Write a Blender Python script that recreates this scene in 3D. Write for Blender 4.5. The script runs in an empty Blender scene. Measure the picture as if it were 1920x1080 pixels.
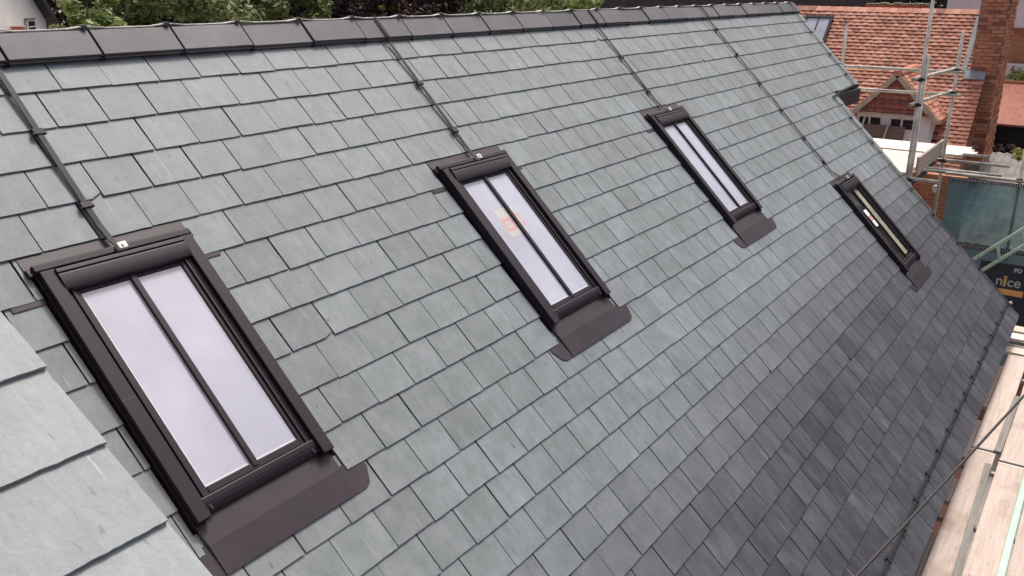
import bpy, math, random
import numpy as np
from mathutils import Matrix, Vector

# ------------------------------------------------------------------ camera, world, sun, exposure
SC = bpy.context.scene
COL = SC.collection
CAM_R = Matrix(((0.55237227, 0.25792262, -0.79269212),
                (-0.833538, 0.18226329, -0.52153092),
                (0.00996405, 0.94881822, 0.3156655)))      # columns: right, up, back
CAM_C = Vector((-3.0020313, -4.09153007, 0.34432202))
cam = bpy.data.cameras.new('camera')
cam.sensor_width = 36.0
cam.lens = 32.307
cam.clip_start = 0.05
cam.clip_end = 3000
cam_o = bpy.data.objects.new('camera', cam)
M = CAM_R.to_4x4(); M.translation = CAM_C
cam_o.matrix_world = M
COL.objects.link(cam_o)
SC.camera = cam_o

SUN_EL, SUN_AZ = math.radians(63), math.radians(10)       # azimuth from +X towards +Y
world = bpy.data.worlds.new('World'); SC.world = world; world.use_nodes = True
nt = world.node_tree
bg = nt.nodes['Background']
sky = nt.nodes.new('ShaderNodeTexSky'); sky.sky_type = 'NISHITA'
sky.sun_disc = False
sky.sun_elevation = SUN_EL
sky.sun_rotation = math.radians(90) - SUN_AZ
sky.air_density = 1.0; sky.dust_density = 9.0; sky.ozone_density = 1.0
nt.links.new(sky.outputs[0], bg.inputs['Color'])
bg.inputs['Strength'].default_value = 0.15
sun = bpy.data.lights.new('sun', 'SUN'); sun.energy = 2.1; sun.angle = math.radians(9)
sun.color = (1.0, 0.985, 0.965)
sun_o = bpy.data.objects.new('sun', sun); COL.objects.link(sun_o)
sd = Vector((math.cos(SUN_EL)*math.cos(SUN_AZ), math.cos(SUN_EL)*math.sin(SUN_AZ), math.sin(SUN_EL)))
sun_o.rotation_euler = sd.to_track_quat('Z', 'Y').to_euler()
SC.view_settings.view_transform = 'Standard'
SC.view_settings.look = 'None'
SC.view_settings.gamma = 1.0
SC.view_settings.exposure = 0.13
SC.view_settings.use_curve_mapping = False

RNG = random.Random(7)
GROUND = -8.2

# ------------------------------------------------------------------ helpers
class MB:
    """collects shapes, builds ONE mesh object"""
    def __init__(s): s.v = []; s.f = []; s.t = []; s.q = []; s.sm = []
    def add(s, vs, fs, tint=0.5, q=0.0, smooth=False):
        o = len(s.v); s.v += [tuple(p) for p in vs]
        for f in fs:
            s.f.append(tuple(i+o for i in f)); s.t.append(tint); s.q.append(q); s.sm.append(smooth)
        return s
    def box(s, x0, x1, y0, y1, z0, z1, **k):
        return s.add([(x0,y0,z0),(x1,y0,z0),(x1,y1,z0),(x0,y1,z0),(x0,y0,z1),(x1,y0,z1),(x1,y1,z1),(x0,y1,z1)],
                     [(3,2,1,0),(4,5,6,7),(0,1,5,4),(1,2,6,5),(2,3,7,6),(3,0,4,7)], **k)
    def bar(s, p0, p1, w, h, up=(0,0,1), **k):
        p0 = Vector(p0); p1 = Vector(p1); d = (p1-p0).normalized()
        a = d.cross(Vector(up)).normalized(); b = a.cross(d).normalized()
        vs = []
        for p in (p0, p1):
            for (i, j) in ((-1,-1),(1,-1),(1,1),(-1,1)): vs.append(p + a*(i*w/2) + b*(j*h/2))
        return s.add(vs, [(3,2,1,0),(4,5,6,7),(0,1,5,4),(1,2,6,5),(2,3,7,6),(3,0,4,7)], **k)
    def tube(s, pts, r, n=10, cap=True, **k):
        pts = [Vector(p) for p in pts]
        rr = r if isinstance(r, (list, tuple)) else [r]*len(pts)
        vs = []
        for i, p in enumerate(pts):
            d = (pts[min(i+1, len(pts)-1)] - pts[max(i-1, 0)]).normalized()
            ref = Vector((0,0,1)) if abs(d.z) < 0.9 else Vector((1,0,0))
            a = d.cross(ref).normalized(); b = d.cross(a)
            for j in range(n):
                t = 2*math.pi*j/n; vs.append(p + (a*math.cos(t) + b*math.sin(t))*rr[i])
        fs = []
        for i in range(len(pts)-1):
            for j in range(n):
                fs.append((i*n+j, i*n+(j+1) % n, (i+1)*n+(j+1) % n, (i+1)*n+j))
        k['smooth'] = True
        s.add(vs, fs, **k)
        if cap:
            o = len(s.v) - len(vs)
            s.f.append(tuple(o+j for j in reversed(range(n)))); s.t.append(.5); s.q.append(0); s.sm.append(False)
            s.f.append(tuple(o+(len(pts)-1)*n+j for j in range(n))); s.t.append(.5); s.q.append(0); s.sm.append(False)
        return s
    def prism(s, poly, vec, **k):
        """closed polygon (3D points) extruded along vec"""
        n = len(poly); v = Vector(vec)
        vs = [Vector(p) for p in poly] + [Vector(p)+v for p in poly]
        fs = [tuple(reversed(range(n))), tuple(range(n, 2*n))] + [(i, (i+1) % n, n+(i+1) % n, n+i) for i in range(n)]
        return s.add(vs, fs, **k)
    def spin(s):                             # turn about the near corner of the white gable house
        T = Matrix.Translation((12.36,22,0)) @ Matrix.Rotation(math.radians(35), 4, 'Z') @ Matrix.Translation((-12.36,-22,0))
        s.v = [tuple(T @ Vector(v)) for v in s.v]; return s
    def mesh(s, name, mat):
        me = bpy.data.meshes.new(name)
        me.from_pydata(s.v, [], s.f)
        a = me.attributes.new('tint', 'FLOAT', 'FACE'); a.data.foreach_set('value', np.array(s.t, dtype=np.float32))
        a = me.attributes.new('purp', 'FLOAT', 'FACE'); a.data.foreach_set('value', np.array(s.q, dtype=np.float32))
        me.polygons.foreach_set('use_smooth', np.array(s.sm, dtype=bool))
        if mat: me.materials.append(mat)
        return me
    def build(s, name, mat, parent=None, bevel=0.0, fixn=False):
        me = s.mesh(name, mat)
        if fixn:
            import bmesh
            bm = bmesh.new(); bm.from_mesh(me); bmesh.ops.recalc_face_normals(bm, faces=bm.faces); bm.to_mesh(me); bm.free()
        o = bpy.data.objects.new(name, me); COL.objects.link(o)
        adopt(o, parent)
        if bevel:
            b = o.modifiers.new('bevel', 'BEVEL'); b.width = bevel; b.segments = 2; b.limit_method = 'ANGLE'
        return o

WORLD = {}                                   # world matrices of parents
def adopt(o, parent, local=False):
    if parent is None: return o
    o.parent = parent
    if not local and parent.name in WORLD: o.matrix_parent_inverse = WORLD[parent.name].inverted()
    return o
def link(name, me, parent=None, local=False):
    o = bpy.data.objects.new(name, me); COL.objects.link(o); adopt(o, parent, local); return o
def tag(o, label=None, cat=None, group=None, kind=None):
    if label: o['label'] = label
    if cat: o['category'] = cat
    if group: o['group'] = group
    if kind: o['kind'] = kind
    return o
def thing(name, label, cat, loc=(0,0,0), group=None):
    o = bpy.data.objects.new(name, None); COL.objects.link(o); o.location = loc
    o.empty_display_size = 0.2
    WORLD[o.name] = Matrix.Translation(loc)
    return tag(o, label, cat, group)

# ------------------------------------------------------------------ materials
def newmat(name):
    m = bpy.data.materials.new(name); m.use_nodes = True
    return m, m.node_tree, m.node_tree.nodes['Principled BSDF']
def N(nt, t, **k):
    n = nt.nodes.new(t)
    for a, b in k.items():
        if a.startswith('i_'): n.inputs[a[2:].replace('_', ' ')].default_value = b
        else: setattr(n, a, b)
    return n
def ramp(nt, src, stops):
    r = N(nt, 'ShaderNodeValToRGB')
    el = r.color_ramp.elements
    while len(el) < len(stops): el.new(0.5)
    for e, (p, c) in zip(el, stops):
        e.position = p; e.color = (*c, 1) if len(c) == 3 else c
    nt.links.new(src, r.inputs[0]); return r.outputs[0]
def mixc(nt, fac, a, b, mode='MIX'):
    m = N(nt, 'ShaderNodeMix', data_type='RGBA', blend_type=mode)
    for sock, v in ((m.inputs[0], fac), (m.inputs[6], a), (m.inputs[7], b)):
        if hasattr(v, 'is_linked'): nt.links.new(v, sock)
        elif isinstance(v, (int, float)): sock.default_value = v
        else: sock.default_value = (*v, 1)
    return m.outputs[2]
def math_(nt, op, a, b=None, c=None):
    m = N(nt, 'ShaderNodeMath', operation=op)
    for s, v in zip(m.inputs, (a, b, c)):
        if v is None: continue
        if hasattr(v, 'is_linked'): nt.links.new(v, s)
        else: s.default_value = v
    return m.outputs[0]
def coords(nt, scale=(1,1,1), offset=None, kind='Object'):
    tc = N(nt, 'ShaderNodeTexCoord'); v = tc.outputs[kind]
    if offset is not None:
        ad = N(nt, 'ShaderNodeVectorMath', operation='ADD')
        nt.links.new(v, ad.inputs[0]); nt.links.new(offset, ad.inputs[1]); v = ad.outputs[0]
    mp = N(nt, 'ShaderNodeMapping'); mp.inputs['Scale'].default_value = scale
    nt.links.new(v, mp.inputs['Vector']); return mp.outputs[0]
def noise(nt, vec, scale, detail=4, rough=0.6, out=0):
    n = N(nt, 'ShaderNodeTexNoise'); n.inputs['Scale'].default_value = scale
    n.inputs['Detail'].default_value = detail; n.inputs['Roughness'].default_value = rough
    nt.links.new(vec, n.inputs['Vector']); return n.outputs[out]
def bump(nt, b, h, strength, dist=0.01, prev=None):
    n = N(nt, 'ShaderNodeBump'); n.inputs['Strength'].default_value = strength; n.inputs['Distance'].default_value = dist
    nt.links.new(h, n.inputs['Height'])
    if prev is not None: nt.links.new(prev, n.inputs['Normal'])
    nt.links.new(n.outputs[0], b.inputs['Normal']); return n.outputs[0]
def attr(nt, name):
    a = N(nt, 'ShaderNodeAttribute'); a.attribute_name = name; return a.outputs['Fac']

def slate_material(name, base, alt, purple, dark=(0.06,0.06,0.065), rough=(0.52,0.70), relief=1.0):
    m, nt, b = newmat(name); L = nt.links
    t = attr(nt, 'tint'); p = attr(nt, 'purp')
    cx = N(nt, 'ShaderNodeCombineXYZ')
    L.new(math_(nt, 'MULTIPLY', t, 37.0), cx.inputs[0]); L.new(math_(nt, 'MULTIPLY', t, 91.0), cx.inputs[1])
    v = coords(nt, (1,1,1), cx.outputs[0])
    vs = coords(nt, (5,1.1,1), cx.outputs[0])
    cl = noise(nt, v, 7.0, 6, 0.68)                       # cloudy blotches
    st = noise(nt, vs, 4.5, 5, 0.65)                     # grain running down the slope
    fine = noise(nt, v, 90.0, 4, 0.7)
    c = mixc(nt, ramp(nt, cl, [(0.35,(0,0,0)),(0.68,(1,1,1))]), base, alt)
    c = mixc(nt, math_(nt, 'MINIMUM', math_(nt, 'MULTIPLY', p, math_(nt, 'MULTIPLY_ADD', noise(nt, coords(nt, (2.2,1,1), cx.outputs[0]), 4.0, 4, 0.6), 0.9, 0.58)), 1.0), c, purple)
    val = math_(nt, 'MULTIPLY_ADD', t, 0.20, 0.88)
    val = math_(nt, 'MULTIPLY', val, math_(nt, 'MULTIPLY_ADD', st, 0.50, 0.75))
    val = math_(nt, 'MULTIPLY', val, math_(nt, 'MULTIPLY_ADD', fine, 0.30, 0.86))
    soil = noise(nt, coords(nt, (1.0,0.6,1)), 1.1, 4, 0.6)          # weather marks running over many slates
    val = math_(nt, 'MULTIPLY', val, math_(nt, 'MULTIPLY_ADD', soil, 0.34, 0.83))
    vc = N(nt, 'ShaderNodeCombineXYZ')
    for i in range(3): L.new(val, vc.inputs[i])
    c = mixc(nt, 1.0, c, vc.outputs[0], 'MULTIPLY')
    # pale riven streaks on some slates
    thin = noise(nt, coords(nt, (46,1.6,1), cx.outputs[0]), 1.3, 2, 0.5)
    mask = math_(nt, 'MULTIPLY', ramp(nt, thin, [(0.64,(0,0,0)),(0.70,(1,1,1))]), ramp(nt, noise(nt, v, 3.2, 2), [(0.5,(0,0,0)),(0.66,(1,1,1))]))
    c = mixc(nt, math_(nt, 'MULTIPLY', mask, 0.55), c, (0.42,0.43,0.43))
    # small dark scuffs
    sc = ramp(nt, noise(nt, coords(nt, (3,1,1), cx.outputs[0]), 14.0, 3, 0.5), [(0.27,(1,1,1)),(0.33,(0,0,0))])
    c = mixc(nt, math_(nt, 'MULTIPLY', sc, 0.5), c, dark)
    L.new(c, b.inputs['Base Color'])
    r = math_(nt, 'MULTIPLY_ADD', cl, rough[1]-rough[0], rough[0]); L.new(r, b.inputs['Roughness'])
    b.inputs['Specular IOR Level'].default_value = 0.5
    n1 = bump(nt, b, st, 0.25*relief, 0.004)
    n2 = bump(nt, b, cl, 0.30*relief, 0.012, n1)
    bump(nt, b, fine, min(1, 0.22*relief), 0.002, n2)
    return m
def plain(name, col, rough=0.5, metal=0.0, var=0.12, scale=8.0, bmp=0.1, spec=0.5, stretch=(1,1,1), spots=None):
    m, nt, b = newmat(name)
    v = coords(nt, stretch)
    n = noise(nt, v, scale, 5, 0.6)
    d = tuple(max(0, x*(1-var*2)) for x in col); l = tuple(min(1, x*(1+var)) for x in col)
    c = mixc(nt, ramp(nt, n, [(0.3,(0,0,0)),(0.7,(1,1,1))]), d, l)
    if spots:
        s = ramp(nt, noise(nt, v, scale*spots[1], 4, 0.7), [(spots[2],(0,0,0)),(spots[2]+0.08,(1,1,1))])
        c = mixc(nt, s, c, spots[0])
    nt.links.new(c, b.inputs['Base Color'])
    b.inputs['Roughness'].default_value = rough; b.inputs['Metallic'].default_value = metal
    b.inputs['Specular IOR Level'].default_value = spec
    if bmp: bump(nt, b, noise(nt, v, scale*6, 4, 0.7), bmp, 0.004)
    return m
def tinted(name, cols, rough=0.7, scale=14.0, bmp=0.25, spec=0.3):
    """colour picked per piece from a ramp by the face attribute, with blotches"""
    m, nt, b = newmat(name)
    t = attr(nt, 'tint')
    c = ramp(nt, t, [(i/(len(cols)-1), k) for i, k in enumerate(cols)])
    v = coords(nt)
    n = noise(nt, v, scale, 5, 0.65)
    vv = math_(nt, 'MULTIPLY_ADD', n, 0.9, 0.55)
    vc = N(nt, 'ShaderNodeCombineXYZ')
    for i in range(3): nt.links.new(vv, vc.inputs[i])
    c = mixc(nt, 1.0, c, vc.outputs[0], 'MULTIPLY')
    nt.links.new(c, b.inputs['Base Color'])
    b.inputs['Roughness'].default_value = rough; b.inputs['Specular IOR Level'].default_value = spec
    bump(nt, b, noise(nt, v, scale*5, 4, 0.7), bmp, 0.004)
    return m
def brick_material(name, c1, c2, mortar, axes=(1,2), bw=0.225, rh=0.075):
    m, nt, b = newmat(name)
    tc = N(nt, 'ShaderNodeTexCoord'); sp = N(nt, 'ShaderNodeSeparateXYZ'); cb = N(nt, 'ShaderNodeCombineXYZ')
    nt.links.new(tc.outputs['Object'], sp.inputs[0])
    nt.links.new(sp.outputs[axes[0]], cb.inputs[0]); nt.links.new(sp.outputs[axes[1]], cb.inputs[1])
    br = N(nt, 'ShaderNodeTexBrick'); nt.links.new(cb.outputs[0], br.inputs['Vector'])
    br.inputs['Color1'].default_value = (*c1, 1); br.inputs['Color2'].default_value = (*c2, 1); br.inputs['Mortar'].default_value = (*mortar, 1)
    br.inputs['Scale'].default_value = 1.0; br.inputs['Brick Width'].default_value = bw; br.inputs['Row Height'].default_value = rh
    br.inputs['Mortar Size'].default_value = 0.006; br.inputs['Bias'].default_value = 0.0
    n = noise(nt, tc.outputs['Object'], 3.0, 5, 0.7)
    vv = math_(nt, 'MULTIPLY_ADD', n, 0.9, 0.55); vc = N(nt, 'ShaderNodeCombineXYZ')
    for i in range(3): nt.links.new(vv, vc.inputs[i])
    nt.links.new(mixc(nt, 1.0, br.outputs[0], vc.outputs[0], 'MULTIPLY'), b.inputs['Base Color'])
    b.inputs['Roughness'].default_value = 0.85
    bump(nt, b, math_(nt, 'SUBTRACT', 1.0, br.outputs['Fac']), 0.5, 0.006)
    return m
def leaf_material(name, cols):
    m, nt, b = newmat(name)
    c = ramp(nt, attr(nt, 'tint'), [(i/(len(cols)-1), k) for i, k in enumerate(cols)])
    nt.links.new(c, b.inputs['Base Color']); b.inputs['Roughness'].default_value = 0.5
    b.inputs['Specular IOR Level'].default_value = 0.3
    tr = N(nt, 'ShaderNodeBsdfTranslucent'); nt.links.new(c, tr.inputs[0])
    mx = N(nt, 'ShaderNodeMixShader'); mx.inputs[0].default_value = 0.35
    nt.links.new(b.outputs[0], mx.inputs[1]); nt.links.new(tr.outputs[0], mx.inputs[2])
    nt.links.new(mx.outputs[0], nt.nodes['Material Output'].inputs[0])
    return m
def wood_material(name, c1, c2, axis=0, rough=0.75, stain=None):
    m, nt, b = newmat(name)
    s = [16,16,16]; s[axis] = 0.9
    v = coords(nt, tuple(s)); g = noise(nt, v, 2.2, 6, 0.65)
    c = mixc(nt, ramp(nt, g, [(0.3,(0,0,0)),(0.7,(1,1,1))]), c1, c2)
    big = noise(nt, coords(nt), 1.6, 4, 0.6)
    if stain: c = mixc(nt, ramp(nt, big, [(0.5,(0,0,0)),(0.72,(1,1,1))]), c, stain)
    dots = ramp(nt, noise(nt, coords(nt), 24, 2, 0.4), [(0.24,(1,1,1)),(0.27,(0,0,0))])
    c = mixc(nt, math_(nt, 'MULTIPLY', dots, 0.7), c, (0.09,0.07,0.06))
    t = attr(nt, 'tint'); vv = math_(nt, 'MULTIPLY_ADD', t, 0.4, 0.8); vc = N(nt, 'ShaderNodeCombineXYZ')
    for i in range(3): nt.links.new(vv, vc.inputs[i])
    c = mixc(nt, 1.0, c, vc.outputs[0], 'MULTIPLY')
    nt.links.new(c, b.inputs['Base Color']); b.inputs['Roughness'].default_value = rough
    b.inputs['Specular IOR Level'].default_value = 0.3
    bump(nt, b, g, 0.3, 0.003)
    return m

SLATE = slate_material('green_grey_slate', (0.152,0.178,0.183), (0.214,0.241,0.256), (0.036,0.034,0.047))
SLATE_NEAR = slate_material('pale_grey_slate', (0.215,0.240,0.243), (0.278,0.302,0.308), (0.19,0.185,0.2), dark=(0.08,0.08,0.08), relief=1.4)
DECK = plain('roof_underlay', (0.02,0.02,0.022), 0.9, var=0.1, spec=0.1)
RIDGE = tinted('blue_black_ridge_clay', [(0.075,0.073,0.083),(0.095,0.091,0.102),(0.105,0.102,0.112),(0.12,0.115,0.125)], 0.6, 5.0, 0.35, 0.4)
FRAME = plain('dark_brown_powder_coat', (0.019,0.013,0.020), 0.5, var=0.08, scale=3, bmp=0.03, spec=0.28)
FLASH = plain('dark_brown_flashing', (0.033,0.024,0.033), 0.5, var=0.16, scale=5, bmp=0.08, spec=0.34)
FILM_SKY = plain('film_with_sky_reflection', (0.45,0.462,0.545), 0.07, var=0.085, scale=1.9, bmp=0.0, spec=0.6)  # white film; cloudy blotches in its colour stand in for sky reflections
TAPE = plain('dark_conductor_tape', (0.034,0.031,0.037), 0.6, var=0.1, bmp=0.05, spec=0.25)
BRIGHT = plain('pale_aluminium_tape', (0.62,0.58,0.56), 0.45, metal=0.3, var=0.15, scale=12, bmp=0.1)
WHITE_CLIP = plain('white_plastic_clip', (0.72,0.70,0.68), 0.4, var=0.03, bmp=0.0)
BLACK = plain('black_paint', (0.018,0.015,0.018), 0.5, var=0.1, bmp=0.05)
GALV = plain('galvanised_steel_tube', (0.50,0.465,0.41), 0.55, metal=0.1, var=0.22, scale=6, bmp=0.15, spots=((0.22,0.15,0.10),3,0.66))
RUST = plain('rusty_coupler', (0.085,0.06,0.055), 0.7, metal=0.3, var=0.3, scale=20, bmp=0.3)
BOARD = wood_material('pale_scaffold_board', (0.40,0.31,0.265), (0.53,0.45,0.395), 0, stain=(0.27,0.20,0.165))
BOARD_Y = wood_material('pale_scaffold_board_across', (0.66,0.57,0.48), (0.76,0.67,0.58), 1, stain=(0.58,0.49,0.40))
GREYWOOD = wood_material('weathered_grey_wood', (0.15,0.14,0.12), (0.27,0.26,0.23), 0)
MINT = plain('mint_green_paint', (0.42,0.62,0.50), 0.5, var=0.08, scale=5, bmp=0.1, spots=((0.25,0.3,0.25),9,0.7))
LEAD = plain('grey_lead', (0.30,0.31,0.31), 0.6, var=0.12, scale=6, bmp=0.15)
RENDER_WHITE = plain('white_render', (0.88,0.87,0.86), 0.8, var=0.03, scale=2, bmp=0.1)
BARGE = plain('buff_painted_bargeboard', (0.55,0.43,0.32), 0.65, var=0.1, scale=8, bmp=0.1)
TILE = tinted('clay_roof_tile', [(0.20,0.08,0.06),(0.40,0.16,0.10),(0.53,0.225,0.145),(0.60,0.30,0.21)])
TILE_HUNG = tinted('hung_clay_tile', [(0.30,0.11,0.09),(0.36,0.13,0.09),(0.46,0.17,0.10),(0.40,0.16,0.12)])
BRICK = tinted('red_brick', [(0.22,0.09,0.065),(0.46,0.19,0.11),(0.58,0.25,0.14),(0.52,0.26,0.17)], 0.85, 20, 0.4)
MORTAR = plain('lime_mortar', (0.36,0.30,0.25), 0.95, var=0.2, scale=20, bmp=0.3)
BRICKTEX_X = brick_material('brick_wall_facing_x', (0.33,0.12,0.07), (0.42,0.18,0.10), (0.36,0.28,0.22))
BRICKTEX_Y = brick_material('brick_wall_facing_y', (0.33,0.12,0.07), (0.42,0.18,0.10), (0.36,0.28,0.22), (0,2))
ORANGE_BRICK = brick_material('orange_brick_wall', (0.46,0.20,0.10), (0.52,0.25,0.14), (0.46,0.30,0.2))
GLASS = plain('dark_window_glass', (0.02,0.022,0.026), 0.05, var=0.02, bmp=0.0)

# ------------------------------------------------------------------ ground
g = MB(); g.add([(-600,-900,GROUND),(1600,-900,GROUND),(1600,900,GROUND),(-600,900,GROUND)], [(0,1,2,3)])
tag(g.build('ground', plain('pale_bounce_gravel', (0.34,0.31,0.28), 0.95, var=0.25, scale=0.4, bmp=0.4, spots=((0.2,0.17,0.13),2.5,0.62))), kind='structure')  # ground made pale to bounce light up onto shaded walls

# ------------------------------------------------------------------ the slate roofed house
T45 = math.radians(45)
GA, SW = 0.19145, 0.25                     # slate gauge and width
ROOF_M = Matrix.Rotation(T45, 4, 'X')      # local x along the ridge, y up the slope, z off the roof
def RP(X, S, n=0.0): return ROOF_M @ Vector((X, -S, n))
CAM_INV = M.inverted()
def pix(p):
    q = CAM_INV @ p
    if q.z > -0.1: return None
    return (960 - q.x/q.z*1723.06, 540 + q.y/q.z*1723.06, -q.z)

house = thing('slate_house', 'house with a long grey green slate roof and four narrow roof windows', 'house', (4.0, 0.0, GROUND))
XL, XR_UP, XR_LO = -4.6, 10.42, 9.20
EAVE = 4.89
STEP = 1.385                               # slope distance where the wider top part ends
d = MB()
def slab(mb, x0, x1, s0, s1, n0, n1): mb.box(x0, x1, -s1, -s0, n0, n1)
slab(d, XL, XR_UP-0.01, -0.06, STEP-0.01, -0.10, -0.004)
slab(d, XL, XR_LO-0.012, STEP-0.01, EAVE-0.02, -0.10, -0.004)
roof = d.build('roof', DECK)
roof.parent = house; roof.matrix_parent_inverse = WORLD[house.name].inverted(); roof.matrix_basis = ROOF_M
WORLD[roof.name] = ROOF_M
# windows: centre X, slope offset
WINS = [(-0.880, 0.0), (1.603, 0.0), (4.46, 0.0), (7.16, 1.325)]
WH = 0.360                                 # half width of the opening in the slates

def slate(mb, x0, x1, s0, s1, n0, n1, th, rng, ragged=0.002, tint=None, purp=0.0, segs=5, chip=0.04):
    tint = rng.random() if tint is None else tint
    j = lambda a: rng.uniform(-a, a)
    nl, nr = n1 + j(0.0012), n1 + j(0.0012)
    top = [(x0, -s0, n0+j(0.0006)), (x1, -s0, n0+j(0.0006))]
    xs = [x1 + (x0-x1)*i/segs for i in range(segs+1)]
    tail = []
    sk = j(0.0015)
    for i, x in enumerate(xs):
        u = i/segs
        e = s1 + j(ragged) + sk*(u-0.5)
        tail.append([x, e, nr + (nl-nr)*u])
    if rng.random() < chip:
        k = rng.choice((0, -1)); tail[k][1] -= rng.uniform(0.008, 0.028)
    top += [(x, -e, n) for x, e, n in tail]
    n = len(top)
    bot = [(x, y, z-th) for x, y, z in top]
    fs = [tuple(reversed(range(n)))] + [(i, (i+1) % n, n+(i+1) % n, n+i) for i in range(1, n)]
    mb.add(top+bot, fs, tint=tint, q=purp)

S_LINES = [0.0] + [GA*k for k in range(1, 23)] + [4.44, 4.68, EAVE]
rs = random.Random(21)
pieces = []
for k in range(1, len(S_LINES)):
    s1 = S_LINES[k]; s0 = S_LINES[k-1] - 0.085
    if k == 1: s0 = -0.05
    xmax = XR_UP if s1 <= STEP else XR_LO
    ph = 0.1047 + (0.125 if k % 2 == 0 else 0.0)
    j0 = math.floor((XL-ph)/SW)
    x = ph + j0*SW
    edges = []
    while x < xmax:
        edges.append(x + rs.uniform(-0.006, 0.006)); x += SW
    if xmax - edges[-1] < 0.09: edges[-1] = xmax
    else: edges.append(xmax)
    # window openings
    holes = []
    for wx, ws in WINS:
        a, b2 = 0.957+ws+0.03, 2.297+ws+0.03
        if a < s1 <= b2: holes.append((wx-WH, wx+WH))
    for x0, x1 in zip(edges[:-1], edges[1:]):
        parts = [(x0, x1)]
        for h0, h1 in holes:
            nxt = []
            for a, b2 in parts:
                if b2 <= h0 or a >= h1: nxt.append((a, b2)); continue
                if a < h0: nxt.append((a, h0))
                if b2 > h1: nxt.append((h1, b2))
            parts = nxt
        for a, b2 in parts:
            if b2-a < 0.02: continue
            g1 = rs.choice((0.0014, 0.0036, 0.0046, 0.0062)); g2 = rs.choice((0.0014, 0.0034, 0.0046))
            low = min(1.0, max(0.0, (s1-2.75+0.07*(a-2))/1.25)); low = low*low*(3-2*low)  # low slates purple; the darkening also paints in the dark trees they reflect
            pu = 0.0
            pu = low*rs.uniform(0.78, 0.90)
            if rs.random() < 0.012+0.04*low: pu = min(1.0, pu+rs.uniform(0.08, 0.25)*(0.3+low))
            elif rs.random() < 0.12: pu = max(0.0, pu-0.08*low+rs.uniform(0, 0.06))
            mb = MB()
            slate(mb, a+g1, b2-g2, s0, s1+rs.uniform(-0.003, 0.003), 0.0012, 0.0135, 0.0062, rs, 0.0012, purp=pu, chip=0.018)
            P = pix(RP((a+b2)/2, s1-0.1, 0.01))
            vis = P is not None and -60 < P[0] < 1980 and -40 < P[1] < 1120
            pieces.append((P[2] if vis else 1e9, mb))
pieces.sort(key=lambda t: t[0])
for z, mb in pieces[:300]:
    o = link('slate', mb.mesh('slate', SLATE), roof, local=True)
rest = MB()
for z, mb in pieces[300:]:
    o = len(rest.v); rest.v += mb.v; rest.f += [tuple(i+o for i in f) for f in mb.f]; rest.t += mb.t; rest.q += mb.q; rest.sm += mb.sm
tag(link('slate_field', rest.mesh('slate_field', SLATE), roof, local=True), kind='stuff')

# ridge tiles: an angled clay tile with two wings
rr = random.Random(5)
x = -0.82 - 0.455*9
while x < XR_UP-0.02:
    x1 = min(x+0.455, XR_UP)
    m_ = MB(); g_ = 0.006; dn = rr.uniform(-0.004, 0.006); ln = 0.012+rr.uniform(-0.004, 0.004)
    prof = [(-0.004, 0.030), (-0.175, 0.034), (-0.186, 0.052), (-0.165, 0.062), (0.012, 0.047), (0.012, 0.030)]   # (S, n) on the front wing
    sec = [(-s, n+dn) for s, n in prof]
    # local front wing, then the back wing mirrored over the ridge line (world Y)
    def w3(X, S, n): return ROOF_M @ Vector((X, -S, n))
    A = [w3(0, s, n+dn) for s, n in [(0.032,0.016),(0.034,0.038),(-0.06,0.041),(-0.106,0.042)]]
    prof3 = [(v.y, v.z) for v in A]
    apex_y = 0.060
    back = [(2*apex_y - y, z) for y, z in reversed(prof3)]
    crown = [(apex_y-0.007, prof3[-1][1]+0.006), (apex_y, prof3[-1][1]+0.008), (apex_y+0.007, prof3[-1][1]+0.006)]
    outer = prof3 + crown + back
    inner = [(apex_y+ (y-apex_y)*0.97, z-0.020) for y, z in reversed(outer[1:-1])]
    poly = outer + inner
    m_.prism([(x+g_, y, z) for y, z in poly], (x1-x-2*g_, 0, 0), tint=rr.random())
    o = m_.build('ridge_tile', RIDGE, roof, bevel=0.003, fixn=True)
    jt = MB(); jt.prism([(x1-g_-0.004, apex_y+(y-apex_y)*0.985, z-0.008) for y, z in poly], (2*g_+0.008, 0, 0))
    if x1 < XR_UP-0.05: jt.build('ridge_joint', DECK, roof, fixn=True)
    x = x1
# back slope, fascia, verge boards, walls
bk = MB(); Bm = Matrix.Translation((0,0.120,0)) @ Matrix.Rotation(-T45, 4, 'X')
def bp(X, u, n): return Vector((X, 0.120+u*math.cos(T45)+n*math.sin(T45), -u*math.sin(T45)+n*math.cos(T45)))
bk.add([bp(XL,-0.05,0.0), bp(XR_UP,-0.05,0.0), bp(XR_UP,5.2,0.0), bp(XL,5.2,0.0), bp(XL,-0.05,-0.1), bp(XR_UP,-0.05,-0.1), bp(XR_UP,5.2,-0.1), bp(XL,5.2,-0.1)],
       [(0,1,2,3),(7,6,5,4),(0,4,5,1),(1,5,6,2),(2,6,7,3),(3,7,4,0)])
bk.build('back_roof_slope', SLATE, house)
fa = MB()
p0 = RP(XR_LO+0.0, STEP+0.004, -0.10); p1 = RP(XR_UP-0.02, STEP+0.004, -0.10)
e0 = RP(XR_LO-0.25, STEP+0.0, -0.012); e1 = RP(XR_UP-0.02, STEP+0.0, -0.012); dz = Vector((0,0,-0.19))
fa.prism([e0, e1, e1+dz, e0+dz], (0,-0.02,0))
fa.build('overhang_fascia', BLACK, house, fixn=True)
vb = MB(); vb.prism([RP(XR_UP-0.035,-0.05,-0.012), RP(XR_UP-0.035,STEP-0.01,-0.012), RP(XR_UP-0.035,STEP-0.01,-0.2), RP(XR_UP-0.035,-0.05,-0.2)], (0.025,0,0))
vb.build('verge_board', BLACK, house, fixn=True)
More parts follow.
